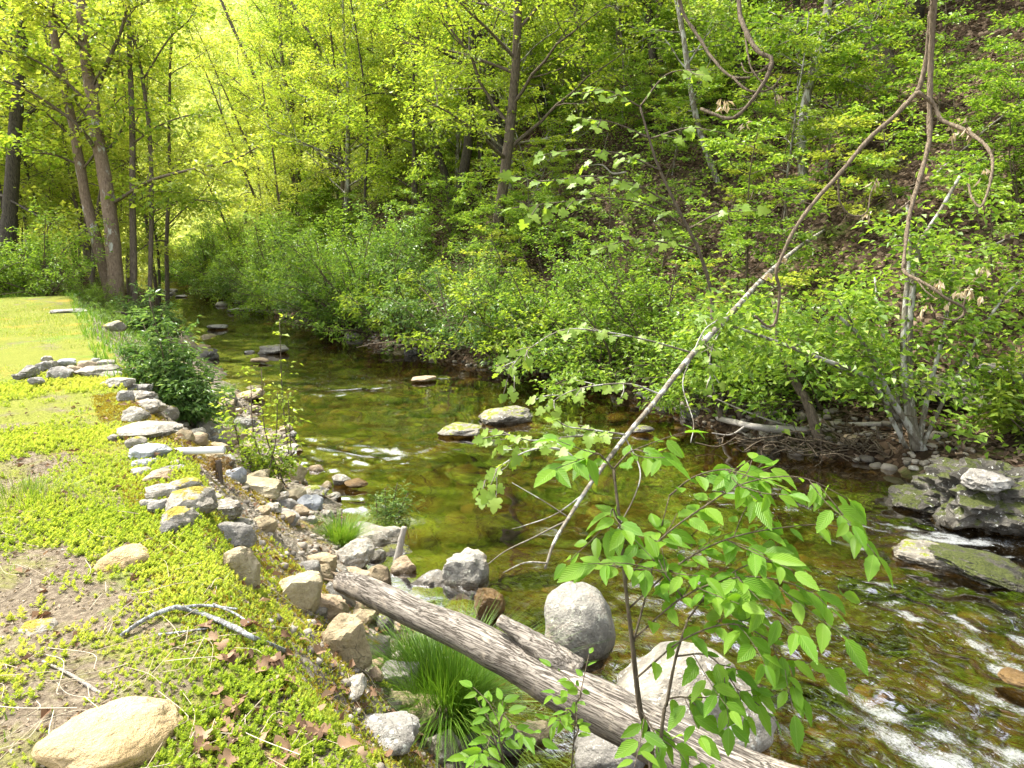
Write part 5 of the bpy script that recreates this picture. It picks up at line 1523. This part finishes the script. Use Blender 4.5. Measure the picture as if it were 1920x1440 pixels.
link('trunk', mb.mesh('trunk', M['log']), logroot)
mb = MB()
inv = logroot.rotation_quaternion.to_matrix().inverted()
def tolog(p): return np.array(inv @ (Vector(p) - Vector(LA)))
Q = smooth([tolog(at(1085, 1262, 3.42)), tolog(at(1035, 1230, 3.46)), tolog(at(985, 1195, 3.55)), tolog(at(936, 1163, 3.62))], 7)
mb.tube(Q, np.linspace(.078, .034, len(Q)), 18, rough=.16, seed=9)
link('branch_stub', mb.mesh('branch_stub', M['log']), logroot)
mb = MB()
for k in range(9):
    a = k * .7
    p = np.array([.02, .045 * math.cos(a), .045 * math.sin(a)])
    mb.tube(smooth([p + np.array([.08, 0, 0]), p, p + np.array([-rng.uniform(.05, .16), rng.normal() * .012, rng.normal() * .012])], 3), [.018, .018, .016, .014, .010, .006, .003], 5)
link('splinters', mb.mesh('splinters', M['twig_tan']), logroot)
bare('driftwood_stake', 'short bleached driftwood stake standing upright among the rocks above the log', 'driftwood', [(19, 10, [(742, 1085, gd(742, 1085)), (745, 1050, gd(742, 1085)), (752, 1015, gd(742, 1085)), (759, 988, gd(742, 1085))]), (7, 3, [(748, 1055, gd(742, 1085)), (738, 1075, gd(742, 1085)), (735, 1100, gd(742, 1085))])], 'wood_grey', rough=.2)
dl = gd(310, 1140)
bare('lichen_twig', 'forked lichen covered stick lying on the sedum left of the log', 'stick', [(8, 9, [(226, 1192, gd(226, 1192) - .03), (265, 1165, gd(265, 1165) - .05), (300, 1148, dl - .09), (330, 1138, dl - .10)]), (9, 11, [(330, 1138, dl - .10), (375, 1150, dl - .07), (430, 1172, gd(430, 1175) - .05), (480, 1198, gd(480, 1200) - .03), (537, 1222, gd(537, 1222) - .02)]),
      (5, 3, [(400, 1133, gd(400, 1140) - .05), (440, 1150, gd(440, 1155) - .04), (470, 1170, gd(470, 1175) - .03)]), (5, 3, [(298, 1190, gd(298, 1192) - .02), (340, 1185, gd(340, 1187) - .03), (390, 1178, gd(390, 1180) - .02)]), (6, 4, [(330, 1140, dl - .09), (380, 1135, dl - .05), (445, 1142, gd(445, 1145) - .03)])], 'lichen_twig', rough=.16)
bare('stick', 'plain grey stick half buried in the dirt near the largest tan stone', 'stick', [(5, 8, [(80, 1240, gd(80, 1240) - .02), (120, 1258, gd(120, 1258) - .02), (160, 1282, gd(160, 1282) - .015), (190, 1302, gd(190, 1302))])], 'wood_grey')
# white pipe, hose, cut stump with dead fern
tP = gd(345, 856)
A, B = at(342, 846, tP), at(420, 843, tP - .05)
pr = thing('drain_pipe', 'short white plastic pipe sticking out of the stone wall', 'pipe', tuple(A))
t = NT('white_plastic'); M['pvc'] = t.done(t.bsdf((.80, .80, .78), .35, .4))
d = unit(B - A)
A = A - d * .18
mb = MB()
r_ = 6.6 * tP / F
mb.tube(np.array([A, B]) , r_, 20, cap=False)
mb.tube(np.array([B, B + d * .002, B + d * .002 - d * .12]), np.array([r_, r_ * .8, r_ * .8]), 20, cap=False)
me = mb.mesh('pipe'); me.transform(Matrix.Translation(-Vector(pr.location))); me.materials.append(M['pvc'])
link('pipe', me, pr)
gH = ground(225, 618)
th = depth(gH)
bare('garden_hose', 'thin black hose arching over the far lawn edge behind the bush', 'hose', [(4.5, 4.5, [(196, 622, th - .1), (186, 605, th - .1), (190, 594, th - .05), (206, 587, th), (225, 586, th), (240, 590, th + .1)])], 'bark_dark', rough=.02)
gF = ground(412, 905)
st = thing('cut_stump', 'thin cut stump hung with brown dead fern below the white pipe', 'stump', tuple(gF))
tF = depth(gF)
Q = smooth([at(413, 912, tF), at(411, 885, tF), at(409, 862, tF)], 4)
me = MB().tube(Q, radii(Q, 13, 11), 10, rough=.08).mesh('stem'); me.transform(Matrix.Translation(-Vector(gF))); me.materials.append(M['bark'])
link('stem', me, st)
mb = MB()
for k in range(26):
    c = at(410 + rng.normal() * 8, 858 + rng.uniform(-6, 10), tF)
    e = c + np.array([rng.normal() * .07, rng.normal() * .05, -rng.uniform(.04, .16)])
    u = rng.random((24, 1))
    P = c * (1 - u) + e * u
    leaf_cloud(mb, P, .022, rng, .35, .6, .3)
me = mb.mesh('dead_fern', smooth=False); me.transform(Matrix.Translation(-Vector(gF))); me.materials.append(M['fern'])
link('dead_fern', me, st)

# ------------------------------------------------------------------ shrubs and saplings of the left bank
def bush_at(name, label, cat, pxb, pyb, tops, leaf, nleaf, lsize, seed, wr=.4, dt=0.0, tw=.32, w_=5):
    g = ground(pxb, pyb)
    t0 = depth(g)
    P = Plant(seed)
    r = P.rng
    for i, (a, b) in enumerate(tops):
        q = smooth([tuple(g + np.array([r.normal() * .08, r.normal() * .08, -.05])), at((pxb * .55 + a * .45) + r.normal() * 6, (pyb * .55 + b * .45), t0 + dt * r.normal() * .5), at(a, b, t0 + dt * r.normal())], 5)
        P.wood.tube(q, radii(q, w_, 1.5), 5)
        P.twigs(q, tw, .004, 9, 1, .8, .7, .12)
    root = thing(name, label, cat, tuple(g))
    for nm, me, m in (('stems', P.wood.mesh('stems'), 'twig'), ('branches', P.bough.mesh('branches'), 'twig'), ('foliage', P.crown(nleaf, lsize, .055, .8, wr).mesh('foliage', smooth=False), leaf)):
        me.transform(Matrix.Translation(-Vector(g)))
        me.materials.append(M[m])
        link(nm, me, root)
    return root
bush_at('willow_bush', 'large willowy bush growing out of the bank against the stone wall', 'bush', 345, 790, [(240, 640), (262, 590), (285, 600), (315, 620), (340, 625), (365, 650), (225, 665), (385, 700), (250, 690), (300, 640), (330, 670), (392, 745), (375, 765), (300, 720), (270, 660), (355, 720), (280, 560)], 'leaf_privet', 7500, .075, 601, .36, .22, .34)
bush_at('willow_bush', 'smaller bush just behind the large willowy one', 'bush', 290, 640, [(240, 560), (262, 545), (285, 555), (310, 575), (330, 600), (250, 590), (340, 620), (228, 575)], 'leaf_privet', 4200, .085, 602, .36, .35, .4)
bush_at('young_willow', 'small feathery young willow beside the green grass tuft at the water', 'sapling', 728, 1000, [(745, 905), (722, 915), (765, 925), (705, 940), (772, 945), (740, 935)], 'leaf_privet', 950, .055, 603, .22, .05, .12, 3)
for i, (b, tops, lab) in enumerate([((500, 905), [(490, 690), (470, 720), (520, 735)], 'thin sapling cluster with few leaves rising from the bank rubble'), ((530, 890), [(524, 600), (540, 740)], 'tallest bare thin sapling before the upper stream'), ((470, 880), [(418, 740), (440, 800)], 'thin bare sapling leaning left over the bank')]):
    bush_at('thin_sapling', lab, 'sapling', b[0], b[1], tops, 'leaf_spring', 150, .055, 610 + i, .6, .05, .22, 3.2)
bush_at('weed_clump', 'leafy green weeds at the foot of the thin saplings', 'weeds', 500, 900, [(455, 850), (480, 840), (510, 835), (540, 850), (430, 860), (550, 870), (470, 870)], 'leaf_spring', 800, .05, 620, .55, .12, .14, 2.5)
bush_at('edge_shrub', 'bright leafy shrub leaning in from the right edge above the outcrop', 'shrub', 1945, 830, [(1860, 690), (1870, 730), (1885, 680), (1900, 760), (1920, 700), (1865, 760), (1930, 640)], 'leaf_spring', 1500, .085, 630, .5, .3, .4, 5)
# grass tufts and ground cover
def tuft(label, px, py, n, L, spread, seed, seglean=.8, mat='grass', w_=.0022):
    g = ground(px, py)
    g[2] = max(g[2], WZ)
    r = np.random.default_rng(seed)
    a = r.uniform(0, 6.28, n)
    rr = np.sqrt(r.random(n)) * spread
    b = g + np.stack([np.cos(a) * rr, np.sin(a) * rr * .8, np.full(n, -.03)], 1)
    lean = np.stack([np.cos(a), np.sin(a), np.zeros(n)], 1) * (r.uniform(.1, seglean, n) * (.4 + rr / spread))[:, None] + r.normal(size=(n, 3)) * .10
    lean[:, 2] = -np.abs(lean[:, 2]) * .3
    mb = MB()
    blades(mb, b - g, lean, L * r.uniform(.5, 1.15, n), w_, r, 5)
    return tag(link('grass_tuft', mb.mesh('grass_tuft', M[mat]), None, g), label, 'grass tuft')
tuft('largest lush green grass tuft hanging over the water beside the log', 835, 1345, 2600, .56, .22, 701, 1.0)
tuft('bright green grass tuft between the rubble and the pale rocks at the water', 640, 1022, 900, .34, .13, 702, .8)
tuft('short bright grass tuft on the lawn at the left edge', 45, 940, 420, .16, .28, 703, .7, 'lawngrass', .0025)
tuft('small grass tuft on the rock shore past the willowy bush', 425, 735, 260, .22, .14, 704, .7)
tuft('few grass blades standing in the upper stream', 600, 640, 120, .22, .10, 705, .7)
tuft('thin grass under the lower end of the log', 770, 1240, 260, .30, .10, 706, .9)

M['debris'] = leaf_mat('debris', [(.10, .07, .045), (.22, .16, .11), (.36, .29, .21), (.52, .45, .36)], .1, rough=.8, spec=.1)
# sedum, moss and grass over the left bank, seen as one carpet each
r = np.random.default_rng(808)
def scatter(n, s0, s1, n0, n1, pw=1.0):
    s_ = s0 + (s1 - s0) * r.random(n) ** pw
    n_ = r.uniform(n0, n1, n)
    x_, y_ = xy(s_, n_)
    return s_, n_, x_, y_
def vis_mask(x_, y_, z_, m=40):
    d = y_ * CP - (z_ - CAMZ) * SP
    px = 960 + F * x_ / np.maximum(d, .1)
    py = 720 - F * (y_ * SP + (z_ - CAMZ) * CP) / np.maximum(d, .1)
    return (d > .8) & (px > -m - 60) & (px < 1920 + m) & (py < 1440 + m + 120)
def dirt(x_, y_):
    q = 0
    for a, b, rr in ((40, 1100, .42), (95, 1180, .40), (30, 1290, .32), (150, 1130, .25), (110, 1250, .25), (320, 770, .9), (200, 745, 1.0), (290, 1180, .12)):
        g = on(a, b, 0)
        q = np.maximum(q, np.exp(-(((x_ - g[0]) ** 2 + (y_ - g[1]) ** 2) / rr ** 2)))
    return q
s_, n_, x_, y_ = scatter(170000, .3, 9.5, -4.2, 1.6, 1.25)
z_ = H(x_, y_)
f_ = (n_ - nW(s_)) / np.maximum(nL(s_) - nW(s_), .1)
den = .58 + .75 * fb2(x_, y_, 1.5, 3, 61) + .35 * fb2(x_, y_, 7, 2, 62) + .55 * np.exp(-((n_ - .25) / .55) ** 2) - 1.1 * dirt(x_, y_) - np.clip((s_ - 4.5) * .07, 0, .4)
den = np.where(f_ > 0, den - .12 - f_ * 1.05 + .25 * (f_ < .08), den)
k = (r.random(len(x_)) < den) & vis_mask(x_, y_, z_)
x_, y_, z_ = x_[k], y_[k], z_[k]
n = len(x_)
print('sedum sprigs', n)
dist = np.hypot(x_, y_)
hgt = r.uniform(.015, .036, n) * (1 + .05 * np.clip(dist - 3, 0, 8)) * (1 + .35 * fb2(x_, y_, 2.2, 2, 66))
tone = np.clip(.5 + .38 * fb2(x_, y_, 1.1, 2, 63) + r.normal(0, .16, n), 0, 1)
mb = MB()
nl = 9
tilt = r.normal(0, .25, (n, 2))
for j in range(nl):
    a = j * 2.4 + r.random(n) * .8
    hz = (j + 1) / nl
    e = .35 + .8 * hz
    dirn = np.stack([np.cos(a) * np.cos(e), np.sin(a) * np.cos(e), np.full(n, math.sin(e))], 1)
    base = np.stack([x_ + tilt[:, 0] * hgt * hz, y_ + tilt[:, 1] * hgt * hz, z_ - .004 + hgt * hz * .75], 1)
    leaves(mb, base, dirn, np.array([0, 0, 1.0]) + r.normal(size=(n, 3)) * .3, hgt * (.62 - .2 * hz), hgt * .34, .3, rnd=np.clip(tone + (hz - .5) * .3, 0, 1))
tag(link('sedum', mb.mesh('sedum', M['sedum'], False)), 'yellow green sedum carpeting the left bank', kind='stuff')
# ochre moss along the wall top
s_, n_, x_, y_ = scatter(16000, 2.2, 8, .25, 1.5)
z_ = H(x_, y_)
f_ = (n_ - nW(s_)) / np.maximum(nL(s_) - nW(s_), .1)
k = (r.random(len(x_)) < .55 + .9 * fb2(x_, y_, 1.8, 3, 67) - np.clip(f_ - .2, 0, 1) * 1.5) & vis_mask(x_, y_, z_)
x_, y_, z_ = x_[k], y_[k], z_[k]
M['moss'] = leaf_mat('moss', [(.14, .11, .012), (.26, .20, .02), (.38, .30, .035), (.42, .38, .06)], .25, rough=.7)
mb = MB()
n = len(x_)
for j in range(5):
    d = r.normal(size=(n, 3)) * .6 + np.array([0, 0, .8])
    leaves(mb, np.stack([x_, y_, z_ - .003], 1) + r.normal(size=(n, 3)) * np.array([.008, .008, 0]), d, r.normal(size=(n, 3)), r.uniform(.012, .028, n), .008, .3, rng=r)
tag(link('moss', mb.mesh('moss', M['moss'], False)), 'ochre moss between the stones of the wall', kind='stuff')
# lawn grass
s_, n_, x_, y_ = scatter(90000, .5, 21, -7.5, .65, .8)
z_ = H(x_, y_)
den = .35 + .9 * fb2(x_, y_, .8, 3, 64) + .3 * fb2(x_, y_, 3, 2, 65) - .8 * dirt(x_, y_)
k = (r.random(len(x_)) < den) & vis_mask(x_, y_, z_)
x_, y_, z_ = x_[k], y_[k], z_[k]
n = len(x_)
mb = MB()
ln = r.normal(size=(n, 3)) * .5
ln[:, 2] = 0
blades(mb, np.stack([x_, y_, z_ - .005], 1), ln, r.uniform(.02, .065, n), .0035, r, 2)
tag(link('lawn_grass', mb.mesh('lawn_grass', M['lawngrass'])), 'short grass blades of the lawn', kind='stuff')
s_, n_, x_, y_ = scatter(5200, 8.5, 22, .4, 2.0)
s2, n2, x2, y2 = scatter(4200, 19.2, 22.3, -10, 1.3)
x_, y_ = np.concatenate([x_, x2]), np.concatenate([y_, y2])
z_ = H(x_, y_)
k = (fb2(x_, y_, 1.2, 2, 68) > -.3) & vis_mask(x_, y_, z_)
x_, y_, z_ = x_[k], y_[k], z_[k]
mb = MB()
ln = r.normal(size=(len(x_), 3)) * .45
ln[:, 2] = 0
blades(mb, np.stack([x_, y_, z_ - .01], 1), ln, r.uniform(.07, .24, len(x_)), .006, r, 3)
tag(link('rough_grass', mb.mesh('rough_grass', M['grass'])), 'rough longer grass along the far lawn edge and bank', kind='stuff')
# dead stalks and fallen leaves
mb = MB()
for i in range(150):
    a, b = r.uniform(-40, 820), 960 + 520 * r.random()
    g = ground(a, b)
    if sn(g[0], g[1])[1] > 1.4: continue
    th_ = r.uniform(0, 6.28)
    l = r.uniform(.08, .34)
    d = np.array([math.cos(th_), math.sin(th_), 0]) * l / 2
    p0, p1, p2 = g - d, g + np.array([r.normal() * .03, r.normal() * .03, 0]), g + d
    for p in (p0, p1, p2): p[2] = Hs(p[0], p[1]) + r.uniform(.012, .04)
    mb.tube(smooth([p0, p1, p2], 4), r.uniform(.0008, .0018), 4, cap=False, rnd=r.random())
tag(link('dead_stalks', mb.mesh('dead_stalks', M['straw'])), 'pale dead grass stalks strewn over the left bank', kind='stuff')
def litter(name, label, x_, y_, z_, L0, L1, lift=.012, mat='dead'):
    n = len(x_)
    nrm = unit(r.normal(size=(n, 3)) * .45 + np.array([0, 0, 1.0]))
    ax = r.normal(size=(n, 3)); ax[:, 2] *= .25
    mb = MB()
    sz = r.uniform(L0, L1, n)
    leaves(mb, np.stack([x_, y_, z_ + lift], 1), ax, nrm, sz, sz * .55, .35, rng=r)
    return tag(link(name, mb.mesh(name, M[mat], False)), label, kind='stuff')
s_, n_, x_, y_ = scatter(3200, .3, 8, -3, 2.2)
z_ = H(x_, y_)
k = vis_mask(x_, y_, z_) & (n_ < nL(s_) - .1) & (r.random(len(x_)) < np.where(n_ > nW(s_), 1, .35))
litter('fallen_leaves', 'brown fallen leaves scattered over the left bank', x_[k], y_[k], z_[k], .025, .075)
q = np.array([ground(a, b) for a, b in zip(r.uniform(380, 780, 75), r.uniform(1180, 1440, 75))])
mb = MB()
for g in q:
    L_ = lobed_leaf(r.uniform(.2, .9), r.uniform(.2, .9))
    V_ = np.vstack(L_.v) * r.uniform(.035, .075)
    a_, b_ = r.uniform(0, 6.28), r.normal() * .35
    V_ = V_ @ np.array([[1, 0, 0], [0, math.cos(b_), math.sin(b_)], [0, -math.sin(b_), math.cos(b_)]])
    V_ = V_ @ np.array([[math.cos(a_), math.sin(a_), 0], [-math.sin(a_), math.cos(a_), 0], [0, 0, 1]])
    mb.add(V_ + g + np.array([0, 0, .025]), L_.f[0], r.random())
tag(link('fallen_leaves', mb.mesh('fallen_leaves', M['dead'])), 'larger curled brown leaves on the near bank edge', kind='stuff')
s_, n_, x_, y_ = scatter(26000, .3, 7, -3.5, 2.0)
z_ = H(x_, y_)
k = vis_mask(x_, y_, z_) & (n_ < nL(s_) - .1)
litter('plant_debris', 'fine dry plant scraps lying on the soil of the left bank', x_[k], y_[k], z_[k], .008, .028, .006, 'debris')
s_ = r.uniform(-5, 30, 60000)
n_ = nR(s_) + .5 + 17 * r.random(60000) ** 1.2
x_, y_ = xy(s_, n_)
z_ = H(x_, y_)
k = vis_mask(x_, y_, z_)
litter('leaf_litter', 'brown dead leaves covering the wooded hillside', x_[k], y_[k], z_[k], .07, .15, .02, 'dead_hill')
